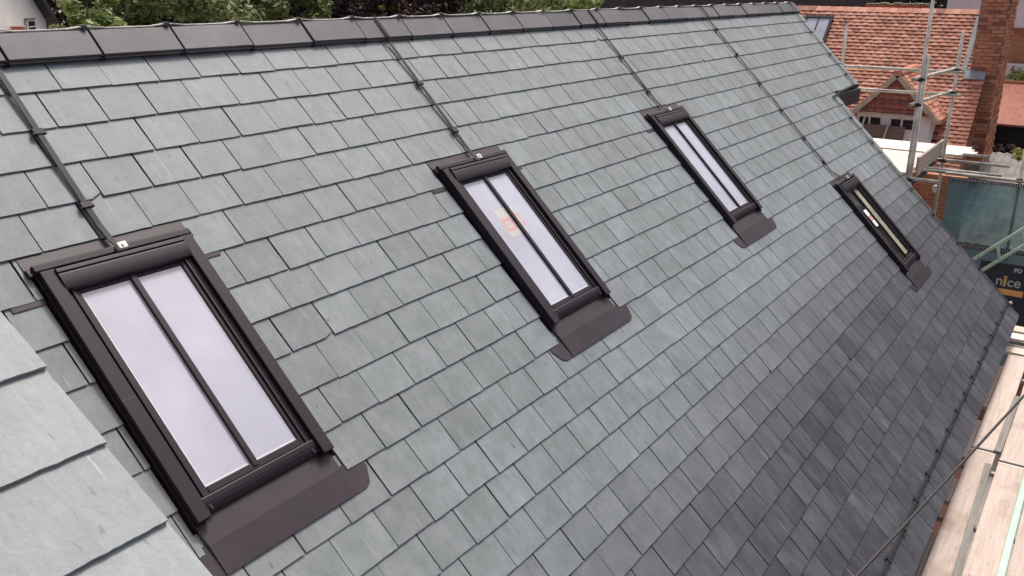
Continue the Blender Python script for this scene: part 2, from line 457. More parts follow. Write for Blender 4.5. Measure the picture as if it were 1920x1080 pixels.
vb = MB(); vb.prism([RP(XR_LO-0.04,STEP-0.01,-0.012), RP(XR_LO-0.04,EAVE-0.03,-0.012), RP(XR_LO-0.04,EAVE-0.03,-0.2), RP(XR_LO-0.04,STEP-0.01,-0.2)], (0.025,0,0))
vb.build('verge_board', BLACK, house, fixn=True)
ev = MB(); ev.box(XL, XR_LO-0.05, -EAVE*math.cos(T45)+0.03, -EAVE*math.cos(T45)+0.055, -EAVE*math.sin(T45)-0.22, -EAVE*math.sin(T45)-0.035)
ev.build('eaves_fascia', BLACK, house)
wl = MB(); wl.box(XL+0.1, 9.0, -3.22, 3.3, GROUND, -3.55)
wl.prism([(9.0,-3.2,-3.56),(9.0,3.4,-3.56),(9.0,0.06,-0.2)], (-0.2,0,0))
wl.build('wall', BRICKTEX_Y, house, fixn=True)

# ------------------------------------------------------------------ roof windows
def FILM_GLASS(i): return FILM_SKY
def roof_window(cx, ds, label, clear=False):
    def P(x, s, n): return RP(cx+x, s+ds, n)
    def LB(mb, x0, x1, s0, s1, n0, n1):          # box in roof space
        c = [P(x,s,n) for n in (n0,n1) for (x,s) in ((x0,s0),(x1,s0),(x1,s1),(x0,s1))]
        mb.add(c, [(0,1,2,3),(7,6,5,4),(4,5,1,0),(5,6,2,1),(6,7,3,2),(7,4,0,3)])
    def prof(mb, pr, x0, x1):                    # profile (s,n) swept along x
        mb.prism([P(x0,s,n) for s, n in pr], P(x1,0,0)-P(x0,0,0))
    # frame: side members with a covering cap, low on the roof
    f = MB()
    for sg in (-1, 1):
        a, b = sorted((sg*0.352, sg*0.3462)); LB(f, a, b, 1.04, 2.205, -0.003, 0.030)
        a, b = sorted((sg*0.345, sg*0.287)); LB(f, a, b, 1.06, 2.190, -0.003, 0.056)
        a, b = sorted((sg*0.2865, sg*0.270)); LB(f, a, b, 1.065, 2.17, 0.0, 0.036)
        a, b = sorted((sg*0.2665, sg*0.252)); LB(f, a, b, 1.065, 2.17, 0.0, 0.040)
        a, b = sorted((sg*0.2515, sg*0.232)); LB(f, a, b, 1.07, 2.16, 0.0, 0.031)
    LB(f, -0.2315, 0.2315, 1.11, 1.178, 0.0, 0.030)
    LB(f, -0.2315, 0.2315, 2.080, 2.110, 0.0, 0.032)
    w = f.build('roof_window', FRAME, house, bevel=0.0035, fixn=True)
    w['label'] = label
    def part(name, mb, mat, bev=0.0):
        o = mb.build(name, mat, None, bevel=bev, fixn=True)
        o.parent = w; o.matrix_parent_inverse = Matrix.Identity(4)
        return o
    WORLD[w.name] = Matrix.Identity(4)
    # side frame joint lines
    for sg in (-1, 1):
        c = MB(); a, b = sorted((sg*0.3445, sg*0.2875)); LB(c, a, b, 1.655, 1.660, 0.0555, 0.0565); part('joint_strip', c, BLACK)
    # hood over the head: rounded profile
    h = MB(); pr = [(1.066,0.012),(1.066,0.062),(1.070,0.066),(1.086,0.067),(1.088,0.060),(1.092,0.064)]
    for i in range(7):
        t = i/6; pr.append((1.098+0.062*t, 0.065-0.009*t**3))
    pr += [(1.163,0.040),(1.156,0.012)]
    prof(h, pr, -0.290, 0.290); part('head_cover', h, FRAME, 0.002)
    # head flashing: back gutter and upstand
    k = MB(); prof(k, [(0.93,0.003),(0.93,0.005),(1.018,0.012),(1.030,0.030),(1.058,0.034),(1.058,0.003)], -0.372, 0.372)
    part('head_flashing', k, FLASH, 0.002)
    k = MB(); prof(k, [(1.022,0.020),(1.022,0.046),(1.030,0.050),(1.052,0.050),(1.056,0.044),(1.056,0.020)], -0.355, 0.355); part('gutter_lip', k, FRAME, 0.002)
    # bottom rail, rounded
    b = MB(); pr = [(2.112,0.0),(2.112,0.041),(2.118,0.044)]
    for i in range(6):
        t = i/5*math.pi/2; pr.append((2.118+0.058*math.sin(t), 0.014+0.030*math.cos(t)))
    pr += [(2.176,0.0)]
    prof(b, pr, -0.286, 0.286); part('bottom_rail', b, FRAME, 0.002)
    # apron flashing with a fold and two side tabs
    a = MB(); prof(a, [(2.17,0.010),(2.275,0.0185),(2.400,0.019),(2.400,0.0125),(2.275,0.0125),(2.17,0.005)], -0.338, 0.338); part('apron_flashing', a, FLASH)
    for sg in (-1, 1):
        e = MB(); x0, x1 = sorted((sg*0.3385, sg*0.3425)); LB(e, x0, x1, 2.19, 2.401, 0.004, 0.0135); part('apron_gap_shade', e, BLACK)  # black strip stands in for the shadowed gap beside the apron
    for sg in (-1, 1):
        t = MB(); poly = [(sg*0.340,2.265),(sg*0.455,2.265),(sg*0.470,2.318),(sg*0.432,2.388),(sg*0.400,2.402),(sg*0.340,2.402)]
        t.prism([P(x,s,0.0075+(s-2.297)*0.05) for x, s in poly], P(0,0,0.0025)-P(0,0,0)); part('flashing_tab', t, FLASH)
        t = MB(); x0, x1 = sorted((sg*0.362, sg*(0.49 if sg < 0 else 0.455))); LB(t, x0, x1, 1.130, 1.174, 0.0085, 0.0110); part('flashing_tab', t, FLASH)
    # glazing
    for sg in (-1, 1):
        x0, x1 = sorted((sg*0.0125, sg*0.231))
        p = MB(); LB(p, x0, x1, 1.176, 2.082, 0.0165, 0.0215); part('pane', p, CLEAR if clear else FILM_SKY)
        if not clear:
            e = MB()
            LB(e, x0, x0+0.007, 1.1785, 2.0795, 0.0217, 0.0227); LB(e, x1-0.007, x1, 1.1785, 2.0795, 0.0217, 0.0227)
            LB(e, x0+0.0072, x1-0.0072, 1.1785, 1.1865, 0.0217, 0.0227); LB(e, x0+0.0072, x1-0.0072, 2.0715, 2.0795, 0.0217, 0.0227)
            part('glazing_bead', e, EDGE)
    if clear:
        r = MB(); LB(r, 0.040, 0.218, 1.20, 2.06, 0.003, 0.008); part('pale_panel', r, KHAKI)  # pale khaki panel close under the right pane
        r = MB(); LB(r, -0.231, 0.0495, 1.176, 2.082, 0.0005, 0.0025); part('dark_room_sheet', r, DARKROOM)  # dark sheet under the glass stands in for the unlit room
    gb = MB(); prof(gb, [(1.16,0.016),(1.16,0.037),(2.10,0.037),(2.10,0.016)], -0.0135, 0.0135); part('glazing_bar', gb, FRAME, 0.003)
    return w, P, LB, part
EDGE = plain('glazing_edge', (0.62,0.62,0.66), 0.3, var=0.02, bmp=0.0)
KHAKI = plain('khaki_panel', (0.62,0.60,0.48), 0.7, var=0.15, scale=6)
DARKROOM = plain('unlit_room_dark', (0.05,0.042,0.04), 0.8, var=0.3, scale=6)
CLEAR, ntc, bc = newmat('clear_glass')
gl = N(ntc, 'ShaderNodeBsdfGlossy'); gl.inputs['Roughness'].default_value = 0.02
tr = N(ntc, 'ShaderNodeBsdfTransparent'); tr.inputs[0].default_value = (0.94,0.95,0.93,1)
lw = N(ntc, 'ShaderNodeLayerWeight'); lw.inputs[0].default_value = 0.5
frv = math_(ntc, 'MULTIPLY_ADD', math_(ntc, 'POWER', lw.outputs['Facing'], 4.0), 0.5, 0.04)
mx = N(ntc, 'ShaderNodeMixShader'); ntc.links.new(frv, mx.inputs[0]); ntc.links.new(tr.outputs[0], mx.inputs[1]); ntc.links.new(gl.outputs[0], mx.inputs[2])
ntc.links.new(mx.outputs[0], ntc.nodes['Material Output'].inputs[0])
PAPER = plain('pale_sticker', (0.52,0.50,0.47), 0.5, var=0.03, bmp=0.0)
PAPERW = plain('white_sticker', (0.80,0.78,0.78), 0.5, var=0.03, bmp=0.0)
REDINK = plain('faded_red_print', (0.60,0.36,0.36), 0.5, var=0.05, bmp=0.0)
wn = ['nearest roof window with blank white panes, beside the pale foreground roof',
      'roof window with a faded red and yellow sticker across its bar',
      'roof window with blank white panes between the stickered one and the clear one',
      'farthest roof window with clear dark panes set lower down the slope']
for i, ((cx, ds), lb) in enumerate(zip(WINS, wn)):
    w, P, LB, part = roof_window(cx, ds, lb, clear=(i == 3))
    if i == 1:
        s = MB(); LB(s, -0.135, -0.0138, 1.40, 1.60, 0.0218, 0.0221); LB(s, 0.0138, 0.062, 1.40, 1.60, 0.0218, 0.0221); part('sticker', s, PAPER)
        s = MB()
        def ring(x0, x1, s0, s1, t):
            LB(s, x0, x1, s0, s0+t, 0.0223, 0.0225); LB(s, x0, x1, s1-t, s1, 0.0223, 0.0225)
            LB(s, x0, x0+t, s0+t, s1-t, 0.0223, 0.0225); LB(s, x1-t, x1, s0+t, s1-t, 0.0223, 0.0225)
        ring(-0.125, -0.02, 1.47, 1.56, 0.022); ring(0.016, 0.075, 1.46, 1.55, 0.018)
        LB(s, -0.08, -0.06, 1.505, 1.52, 0.0223, 0.0225); part('sticker_print', s, REDINK)
    if i == 3:
        s = MB(); LB(s, -0.13, -0.03, 1.42, 1.50, 0.0218, 0.0221); LB(s, -0.12, -0.03, 1.56, 1.64, 0.0218, 0.0221); LB(s, 0.02, 0.06, 1.40, 1.47, 0.0218, 0.0221); part('sticker', s, PAPERW)
        s = MB(); LB(s, -0.125, -0.03, 1.505, 1.555, 0.0218, 0.0221); part('sticker_print', s, REDINK)

# ------------------------------------------------------------------ lightning conductors
CL_G = 'lightning conductor tapes on the slate roof'
def conductor(label, pts, clips, w=0.026, h=0.006, clipmat=TAPE, end_clip=None, loc=None, tapemat=TAPE, up=None, cw=0.05, cl=0.03):
    pts = [Vector(p) for p in pts]
    t = thing('lightning_conductor', label, 'conductor tape', tuple(pts[-1]), CL_G)
    m_ = MB(); u = up or (ROOF_M.to_3x3() @ Vector((0,0,1)))
    for a, b in zip(pts[:-1], pts[1:]): m_.bar(a, b + (b-a).normalized()*0.002, w, h, u)
    m_.build('tape', tapemat, t, bevel=0.0015)
    for c in clips:
        c = Vector(c)
        i = min(range(len(pts)-1), key=lambda i: ((pts[i]+pts[i+1])/2-c).length)
        d_ = (pts[i+1]-pts[i]).normalized()
        k = MB(); k.bar(c-d_*cl/2, c+d_*cl/2, w+0.022, h+0.012, u); k.bar(c+d_*cl*0.1, c+d_*cl*0.5, w+0.034, h+0.006, u)
        k.build('clip', clipmat, t, bevel=0.002)
    if end_clip is not None:
        c = Vector(end_clip); k = MB(); k.bar(c-Vector((0.02,0,0)), c+Vector((0.02,0,0)), 0.03, 0.028, u); k.build('end_clamp', WHITE_CLIP, t, bevel=0.002)
        k = MB(); n_ = ROOF_M.to_3x3() @ Vector((0,0,1)); k.tube([c+n_*0.014, c+n_*0.019], 0.007, 6); k.build('clamp_bolt', GALV, t)
    return t
CLN = ['nearest dark conductor tape running down to the nearest roof window', 'dark conductor tape running down to the roof window with the sticker',
       'dark conductor tape running down to the third roof window', 'long dark conductor tape running down to the farthest roof window']
for i, ((tx, _), lab) in enumerate(zip(((-0.877,0),(1.652,0),(4.467,0),(7.02,0)), CLN)):
    top = -0.16; bot = 0.955 if i < 3 else 2.27
    clips = [0.41, 0.80] if i < 3 else [0.21, 0.57, 0.98, 1.36, 1.75, 2.08]
    pts = [RP(tx, -0.118, 0.056), RP(tx, 0.040, 0.050), RP(tx, 0.07, 0.028), RP(tx, bot-0.06, 0.026)]
    ex = WINS[i][0] + (0.012 if i == 0 else 0.03)
    pts += [RP((tx+ex)/2, bot+0.035, 0.034), RP(ex, bot+0.080, 0.056)]
    conductor(lab, pts, [RP(tx, s, 0.026) for s in clips], end_clip=RP(ex, bot+0.086, 0.062), w=0.027 if i == 0 else 0.024)
# along the ridge
pts = []; clips = []
x = -0.82 - 0.455*8
apz = 0.122
while x < XR_UP:
    pts += [(x-0.10, 0.060, apz-0.004), (x-0.03, 0.060, apz+0.004), (x+0.02, 0.060, apz+0.004), (x+0.10, 0.060, apz-0.004), (x+0.22, 0.060, apz-0.005)]
    x += 0.455
pts = [p for p in pts if p[0] < XR_UP-0.05]
conductor('pale metal conductor tape running along the whole ridge', pts, [(-0.82+0.455*i-0.02, 0.060, apz+0.004) for i in range(-6, 24, 1)], w=0.024, h=0.007, tapemat=BRIGHT, up=Vector((0,0,1)), clipmat=RIDGE, cw=0.02, cl=0.02)
# verge and eaves
vx = 10.17
pts = [RP(vx, -0.118, 0.056), RP(vx, 0.04, 0.05), RP(vx, 0.07, 0.028), RP(vx, STEP-0.05, 0.028), RP(9.35, STEP-0.02, 0.028), RP(8.95, STEP+0.02, 0.028)]
conductor('dark conductor tape down the upper verge and round its step', pts, [RP(vx, s, 0.028) for s in (0.4, 0.8, 1.15)], end_clip=RP(vx-0.02, STEP-0.07, 0.035), w=0.022)
pts = [RP(8.93, STEP+0.0, 0.03), RP(8.98, 2.3, 0.028), RP(9.10, 3.6, 0.028), RP(9.2-0.03, 4.70, 0.028)]
conductor('dark conductor tape running down the lower verge to the eaves', pts, [RP(8.93+(s-1.4)*0.072, s, 0.028) for s in (1.75, 2.15, 2.9, 3.3, 3.75, 4.15)], end_clip=RP(9.17, 4.70, 0.036), w=0.022)
pts = [RP(x, 4.668+0.0*x, 0.030) for x in np.linspace(XL+0.1, 9.15, 16)]
conductor('dark conductor tape along the slope just above the eaves', pts, [RP(0.05+0.452*i, 4.668, 0.030) for i in range(0, 21)], w=0.022, h=0.008)

# ------------------------------------------------------------------ the neighbouring roof at the lower left
NP = math.radians(33.3)
near = thing('pale_slate_roof_house', 'nearer house whose pale slate roof corner shows at lower left', 'house', (-3.6, -2.6, GROUND))
NX = -2.10
NO = Vector((0.0, -2.238, -0.317))        # a point of the verge line at the top edge of view
NM = Matrix.Translation(NO) @ Matrix.Rotation(NP, 4, 'X')
dk = MB(); dk.box(-6.0, NX-0.004, -2.6, 1.6, -0.09, -0.004)
nroof = dk.build('roof', DECK); nroof.parent = near; nroof.matrix_parent_inverse = WORLD[near.name].inverted(); nroof.matrix_basis = NM
NG = 0.2075
rn = random.Random(3)
SN = [0.164 + NG*i for i in range(-8, 12)]
npieces = []
for k in range(1, len(SN)):
    s0, s1 = SN[k-1]-0.09, SN[k]
    x = NX; first = True
    while x > -6.0:
        wdt = 0.375 if (first and k % 2 == 0) else 0.25
        if first and k % 2 == 1: wdt = 0.44
        a = x-wdt; mb = MB()
        slate(mb, a+0.0012, x-(0.0 if first else 0.0012)+rn.uniform(-0.002,0.002), s0, s1+rn.uniform(-0.003,0.003), 0.002, 0.0165, 0.0085, rn, 0.0016, purp=rn.choice((0,0,0.1,0.2)), segs=26, chip=0.1)
        P = pix(NM @ Vector(((a+x)/2, -s1+0.1, 0.01)))
        npieces.append((P[2] if P else 1e9, mb)); x = a; first = False
for z, mb in npieces:
    link('slate', mb.mesh('slate', SLATE_NEAR), nroof, local=True)
wl = MB(); wl.prism([(NX-0.06, -4.2, GROUND), (NX-0.06, -4.2, -1.74), (NX-0.06, -1.2, 0.20), (NX-0.06, -1.2, GROUND)], (-3.8,0,0))
wl.build('wall', BRICKTEX_Y, near, fixn=True)

# ------------------------------------------------------------------ black cable
cb = MB(); A = Vector((-1.2,-2.795,-2.86)); B = Vector((9.4,-4.47,-2.86)); pts = []
for i in range(25):
    t = i/24; p = A.lerp(B, t); p.z -= 0.05*4*t*(1-t); pts.append(p)
c = cb.tube(pts, 0.0105, 8).build('cable', BLACK)
tag(c, 'black cable slanting across the eaves above the scaffold boards', 'cable')

# ------------------------------------------------------------------ scaffold along the eaves
PZ = -3.72
def board(name, label, x0, x1, y0, y1, z=PZ, th=0.038, mat=None, cat='scaffold board', group='scaffold boards', band=True, tint=None):
    m_ = MB(); m_.box(x0, x1, y0, y1, z-th, z, tint=RNG.random() if tint is None else tint)
    o = thing(name, label, cat, ((x0+x1)/2, (y0+y1)/2, z-th), group)
    m_.build('plank', mat or BOARD, o, bevel=0.004)
    if band:
        along = (x1-x0) > (y1-y0)
        for e in (0, 1):
            k = MB()
            if along:
                xa = x0+0.004 if e == 0 else x1-0.034
                k.box(xa, xa+0.03, y0-0.002, y1+0.002, z-th-0.002, z+0.002)
            else:
                ya = y0+0.004 if e == 0 else y1-0.034
                k.box(x0-0.002, x1+0.002, ya, ya+0.03, z-th-0.002, z+0.002)
            k.build('end_band', GALV, o)
    return o
board('scaffold_board', 'long pale pink board nearest the eaves at the bottom of the picture', 1.6, 5.75, -3.672, -3.466, tint=0.45)
board('scaffold_board', 'pale board nearest the eaves beyond the first board end', 5.79, 8.52, -3.672, -3.466, tint=0.95)
board('scaffold_board', 'pale board in the middle of the eaves platform, beside the mint tube', 1.9, 5.6, -3.925, -3.712, tint=0.75)
board('scaffold_board', 'pale board in the middle of the eaves platform, beyond the tube', 5.64, 8.5, -3.935, -3.715, tint=0.6)
board('scaffold_board', 'outermost pale board of the eaves platform at the right edge', 2.2, 7.2, -4.21, -3.985, tint=0.55)
board('inner_board', 'narrow grey board under the eaves at the bottom of the picture', 2.4, 4.05, -3.459, -3.34, z=PZ-0.004, mat=GREYWOOD, band=False)
board('inner_board', 'narrow grey board under the eaves near the crosswise boards', 6.8, 8.1, -3.459, -3.34, z=PZ-0.004, mat=BOARD, band=False, tint=0.2)
board('inner_board', 'broken reddish board end under the eaves beside the long board', 4.65, 5.1, -3.459, -3.38, z=PZ-0.02, mat=BOARD, band=False, tint=0.1)
board('inner_board', 'short rough board under the eaves between two bracket ends', 5.55, 6.45, -3.459, -3.36, z=PZ-0.012, mat=BOARD, band=False, tint=0.7)
for i, (xa, xb, lab) in enumerate(((8.58,8.80,'crosswise pale board nearest the end of the eaves boards'), (9.10,9.32,'crosswise pale board in the middle of three at the roof corner'), (9.40,9.62,'crosswise pale board farthest out at the roof corner'))):
    board('crosswise_board', lab, xa, xb, -5.2, -3.2, mat=BOARD_Y, z=PZ+0.005)
rg = MB(); rg.bar((3.3,-3.685,PZ+0.014),(5.45,-3.642,PZ+0.016), 0.052, 0.028)
tag(rg.build('weathered_pole', GREYWOOD), 'weathered grey pole lying in the gap between the eaves boards', 'pole')
rg = MB(); rg.bar((5.75,-3.680,PZ+0.016),(7.2,-3.695,PZ+0.016), 0.062, 0.03)
tag(rg.build('weathered_pole', GREYWOOD), 'grey steel pole lying between boards beyond the board joint', 'pole')
rg = MB(); rg.box(2.0, 6.4, -3.975, -3.925, PZ-0.02, PZ+0.022)
tag(rg.build('mint_batten', MINT, bevel=0.004), 'mint green painted batten beside the outermost eaves board', 'batten')
sf = thing('eaves_scaffold_frame', 'steel tube frame under the eaves boards along the house', 'scaffold', (4, -4.4, GROUND))
for y in (-3.30, -4.55):
    MB().tube([(1.0,y,PZ-0.115),(10.4,y,PZ-0.115)], 0.0242, 10).build('ledger', GALV, sf)
for x in (1.5, 3.25, 4.4, 5.45, 6.2, 7.0, 7.9, 9.0):
    MB().tube([(x,-3.20,PZ-0.065),(x,-4.75,PZ-0.065)], 0.0242, 10).build('transom', GALV, sf)
    k = MB(); k.box(x-0.04, x+0.04, -3.34, -3.26, PZ-0.15, PZ-0.03); k.build('coupler', RUST, sf, bevel=0.008)
for x in (1.5, 3.6, 6.0, 8.2, 10.2):
    MB().tube([(x+0.1,-4.6,GROUND),(x+0.1,-4.6,PZ+1.0 if x > 8.9 else PZ-0.1)], 0.0242, 10).build('standard', GALV, sf)

# ------------------------------------------------------------------ scaffold beyond the gable
def pole(parent, name, p0, p1, r=0.0242, mat=GALV): return MB().tube([p0, p1], r, 10).build(name, mat, parent)
def coupler(parent, p, s=0.05):
    k = MB(); x, y, z = p
    k.box(x-s, x+s, y-s*0.9, y+s*0.9, z-s*0.55, z+s*0.55); k.box(x-s*0.4, x+s*0.4, y-s*1.5, y+s*1.5, z-s*0.35, z+s*0.35)
    k.tube([(x+s*0.8,y,z-s*1.1),(x+s*0.8,y,z+s*1.1)], 0.012, 6)
    k.build('coupler', RUST, parent, bevel=0.006)
gs = thing('gable_scaffold_frame', 'steel tube scaffold with guard rails beyond the end of the slate roof', 'scaffold', (12, -1.7, GROUND))
AX, AY, BX, BY = 11.1, -1.62, 13.1, -1.78
pole(gs, 'standard', (AX, AY, GROUND), (AX, AY-0.01, 0.17)); pole(gs, 'standard', (AX+0.005, AY-0.052, GROUND), (AX+0.005, AY-0.055, -0.55))
pole(gs, 'standard', (BX, BY, GROUND), (BX, BY, -0.31)); pole(gs, 'standard', (BX, -0.02, GROUND), (BX, -0.02, -0.27)); pole(gs, 'standard', (AX, 1.2, GROUND), (AX, 1.2, -1.9))
for z in (-0.92, -1.27):
    pole(gs, 'guard_rail', (BX-0.05, 1.6, z+0.0), (BX-0.05, BY-0.12, z-0.0))
    pole(gs, 'guard_rail', (AX-0.25, AY+0.05, z+0.045), (BX+0.12, BY+0.05, z+0.045))
    coupler(gs, (AX, AY+0.01, z+0.03)); coupler(gs, (BX, BY+0.02, z+0.03)); coupler(gs, (BX, -0.02, z))
for x, e in ((AX+0.06, -2.05), (AX+0.9, -2.55), (BX+0.0, -2.75)):
    pole(gs, 'ledger', (x, 1.8, -2.30), (x, e, -2.30))
pole(gs, 'ledger', (BX+0.75, 0.8, -2.30), (BX+0.75, -2.35, -2.30))
for y in (-1.66, -0.4, 0.9):
    pole(gs, 'transom', (AX-0.2, y, -2.36), (BX+1.0, y, -2.36), mat=RUST)
coupler(gs, (AX, AY, -2.31), 0.06); coupler(gs, (BX, BY, -2.31))
pole(gs, 'ledger', (AX-0.3, AY, -2.44), (BX, AY-0.02, -2.44), mat=RUST)
PT = -2.22
xs = [11.18, 11.42, 11.66, 11.90, 12.14, 12.38, 12.62, 12.86, 13.25, 13.49, 13.73, 13.97]
ends = [-1.62, -1.62, -1.64, -1.6, -1.66, -1.62, -1.7, -1.7, -2.02, -2.20, -2.12, -2.05]
ordn = ['first','second','third','fourth','fifth','sixth','seventh','eighth','ninth','tenth','eleventh','twelfth']
for i, (xx, e) in enumerate(zip(xs, ends)):
    board('platform_board', 'pale board of the platform before the white dormer, %s from the slate roof' % ordn[i], xx, xx+0.225, e, 1.7, z=PT, mat=BOARD_Y, group='boards of the gable platform', tint=RNG.uniform(0.6,1.0))
tb = MB(); tb.box(AX+0.02, BX-0.03, -1.76, -1.722, PT+0.003, PT+0.245, tint=0.7)
o = thing('toe_board', 'pale toe board on edge between the two tall scaffold poles', 'toe board', (12.1,-1.74,PT)); tb.build('plank', BOARD, o, bevel=0.004)
# netting, hung from a ledger, with the standard behind it
NETX = 11.62
m, ntn, b = newmat('teal_debris_netting')
v = coords(ntn)
wv = N(ntn, 'ShaderNodeTexNoise'); wv.inputs['Scale'].default_value = 7; ntn.links.new(v, wv.inputs['Vector'])
b.inputs['Base Color'].default_value = (0.022,0.085,0.105,1); b.inputs['Roughness'].default_value = 0.6
tr = N(ntn, 'ShaderNodeBsdfTransparent'); mx = N(ntn, 'ShaderNodeMixShader')
tl = N(ntn, 'ShaderNodeBsdfTranslucent'); tl.inputs[0].default_value = (0.05,0.13,0.16,1)
m2 = N(ntn, 'ShaderNodeMixShader'); m2.inputs[0].default_value = 0.5
ntn.links.new(b.outputs[0], m2.inputs[1]); ntn.links.new(tl.outputs[0], m2.inputs[2])
ntn.links.new(math_(ntn, 'MULTIPLY_ADD', wv.outputs[0], 0.30, 0.64), mx.inputs[0])
ntn.links.new(tr.outputs[0], mx.inputs[1]); ntn.links.new(m2.outputs[0], mx.inputs[2])
ntn.links.new(mx.outputs[0], ntn.nodes['Material Output'].inputs[0]); NET = m
def net(label, y0, y1, z0, z1, x):
    t = thing('debris_net', label, 'netting', (x,(y0+y1)/2,z0), 'debris nets on the scaffold')
    m_ = MB(); ny, nz = 24, 16; rw = random.Random(int(-z0*100)); vs = []
    for i in range(ny+1):
        for j in range(nz+1):
            u = i/ny; w_ = j/nz
            vs.append((x + (0.035*math.sin(u*31+w_*4)+0.05*math.sin(u*9+w_*3))*math.sin(math.pi*w_) + rw.uniform(-0.004,0.004), y0+(y1-y0)*u, z0+(z1-z0)*w_ - 0.025*math.sin(u*math.pi*5)**2*w_))
    m_.add(vs, [(i*(nz+1)+j, (i+1)*(nz+1)+j, (i+1)*(nz+1)+j+1, i*(nz+1)+j+1) for i in range(ny) for j in range(nz)], smooth=True)
    m_.build('mesh_sheet', NET, t)
    for z in (z0, z1):
        k = MB(); k.box(x-0.012, x-0.004, y0, y1, z-0.03, z+0.012); k.build('hem_band', NAVY, t)
        k = MB(); y = y0
        while y < y1: k.box(x-0.016, x-0.0125, y, y+0.012, z-0.022, z+0.004); y += 0.032
        k.build('hem_eyelets', WHITE_CLIP, t)
    return t
NAVY = plain('navy_band', (0.02,0.03,0.045), 0.7, var=0.1, bmp=0.1)
net('upper teal debris net beyond the slate verge', -5.0, -2.12, -3.26, -2.30, NETX)
net('lower teal debris net behind the pale green ladder beam', -5.0, -2.14, -5.2, -3.285, NETX+0.03)
nf = thing('net_scaffold_frame', 'steel tubes carrying the teal nets at the right edge', 'scaffold', (11.7,-3.1,GROUND))
pole(nf, 'ledger', (NETX+0.03, -2.05, -2.25), (NETX+0.03, -5.0, -2.25)); pole(nf, 'standard', (NETX+0.1, -3.02, GROUND), (NETX+0.1, -3.02, -1.80))
coupler(nf, (NETX+0.06, -3.02, -2.25), 0.05)
pole(nf, 'ledger', (NETX+0.75, -1.5, -2.33), (NETX+0.75, -2.72, -2.33))
# ladder beam
lb_ = thing('ladder_beam', 'pale green lattice ladder beam slanting up past the slate eaves corner', 'ladder beam', (10.6,-3.0,-3.3))
LBX = 10.7
def lbp(t, off): 
    a = Vector((LBX,-2.50,-3.70)); bvec = Vector((0,-1.0,0.98)).normalized(); nrm = Vector((0,0.7,0.71))
    return a + bvec*t + nrm*off
MB().tube([lbp(-0.3,0.0), lbp(2.6,0.0)], 0.022, 8).build('chord', MINT, lb_)
MB().tube([lbp(-0.3,0.19), lbp(2.6,0.19)], 0.022, 8).build('chord', MINT, lb_)
for t in (0.05, 0.42, 0.79, 1.16, 1.53, 1.9):
    MB().tube([lbp(t-0.05,0.0), lbp(t+0.05,0.19)], 0.017, 8).build('rung', MINT, lb_)
# banner with lettering
bn = thing('banner', 'navy banner with white lettering and an orange strip below the ladder beam', 'banner', (10.9,-3.4,-4.1))
BNX = 10.95
k = MB(); k.box(BNX, BNX+0.006, -4.9, -2.78, -4.25, -3.28); k.build('sheet', NAVY, bn)
ORANGE = plain('orange_print', (0.75,0.42,0.14), 0.6, var=0.05, bmp=0)
YEL = plain('amber_print', (0.55,0.40,0.13), 0.6, var=0.05, bmp=0)
TXTW = plain('white_print', (0.48,0.5,0.52), 0.6, var=0.03, bmp=0)
def text(body, y, z, size, mat, name, bold=0.0):
    cu = bpy.data.curves.new(name, 'FONT'); cu.body = body; cu.size = size; cu.extrude = 0.0008; cu.offset = bold
    o = bpy.data.objects.new(name, cu); COL.objects.link(o)
    dg = bpy.context.evaluated_depsgraph_get(); me = bpy.data.meshes.new_from_object(o.evaluated_get(dg)); bpy.data.objects.remove(o)
    R_ = Matrix(((0,0,-1,0),(-1,0,0,0),(0,1,0,0),(0,0,0,1)))
    me.transform(Matrix.Translation((BNX-0.002, y, z)) @ R_); me.materials.clear(); me.materials.append(mat)
    o = link(name, me, bn); return o
text('FO', -3.21, -3.385, 0.075, TXTW, 'lettering', 0.004)
text('n', -3.005, -3.595, 0.19, TXTW, 'lettering', 0.001)
text('i', -3.10, -3.60, 0.21, YEL, 'lettering', 0.010)
text('ce', -3.15, -3.60, 0.19, TXTW, 'lettering', 0.001)
k = MB(); k.box(BNX-0.003, BNX-0.001, -3.37, -3.05, -3.73, -3.645); k.build('orange_strip', ORANGE, bn)

# ------------------------------------------------------------------ the clay tiled house
TP = math.radians(47); TX, TZ = 20.0, -0.17
th = thing('tiled_house', 'old house with an orange clay tiled roof and a gabled dormer', 'house', (19.5, 2.0, GROUND))
TM = Matrix(((0, math.cos(TP), -math.sin(TP), TX), (-1, 0, 0, 0), (0, math.sin(TP), math.cos(TP), TZ), (0,0,0,1)))   # local x = -Y, y = up the slope, z = off
TV = 1.52                                  # local x of the verge (world Y = -1.52)
dk = MB(); dk.box(-6.5, TV-0.01, -5.1, 0.0, -0.12, -0.004)
troof = dk.build('roof', DECK); troof.parent = th; troof.matrix_parent_inverse = WORLD[th.name].inverted(); troof.matrix_basis = TM
rt_ = random.Random(11)
protos = []
for i in range(10):
    mb = MB(); wv_ = 0.0815; tn = rt_.random()
    cam_ = [0.0, 0.004, 0.0055, 0.004, 0.0]; vs = []
    for (y, n0) in ((0.0, 0.034), (0.165, 0.004)):
        for q in range(5): vs.append((-wv_ + 2*wv_*q/4, y, n0+cam_[q]))
    for q in range(5): vs.append((-wv_ + 2*wv_*q/4, 0.0, 0.034+cam_[q]-0.015))
    vs += [(-wv_, 0.165, -0.004), (wv_, 0.165, -0.004)]
    fs = [(q, q+1, q+6, q+5) for q in range(4)] + [(10+q, 11+q, q+1, q) for q in range(4)] + [(0,5,15,10), (14,16,9,4)]
    mb.add(vs, fs, tint=(i+0.5)/10); protos.append(mb)
DX, DY0, DY1 = 17.25, -0.87, 0.62          # dormer front plane and side walls
tl = []
row = 0; u = 0.10
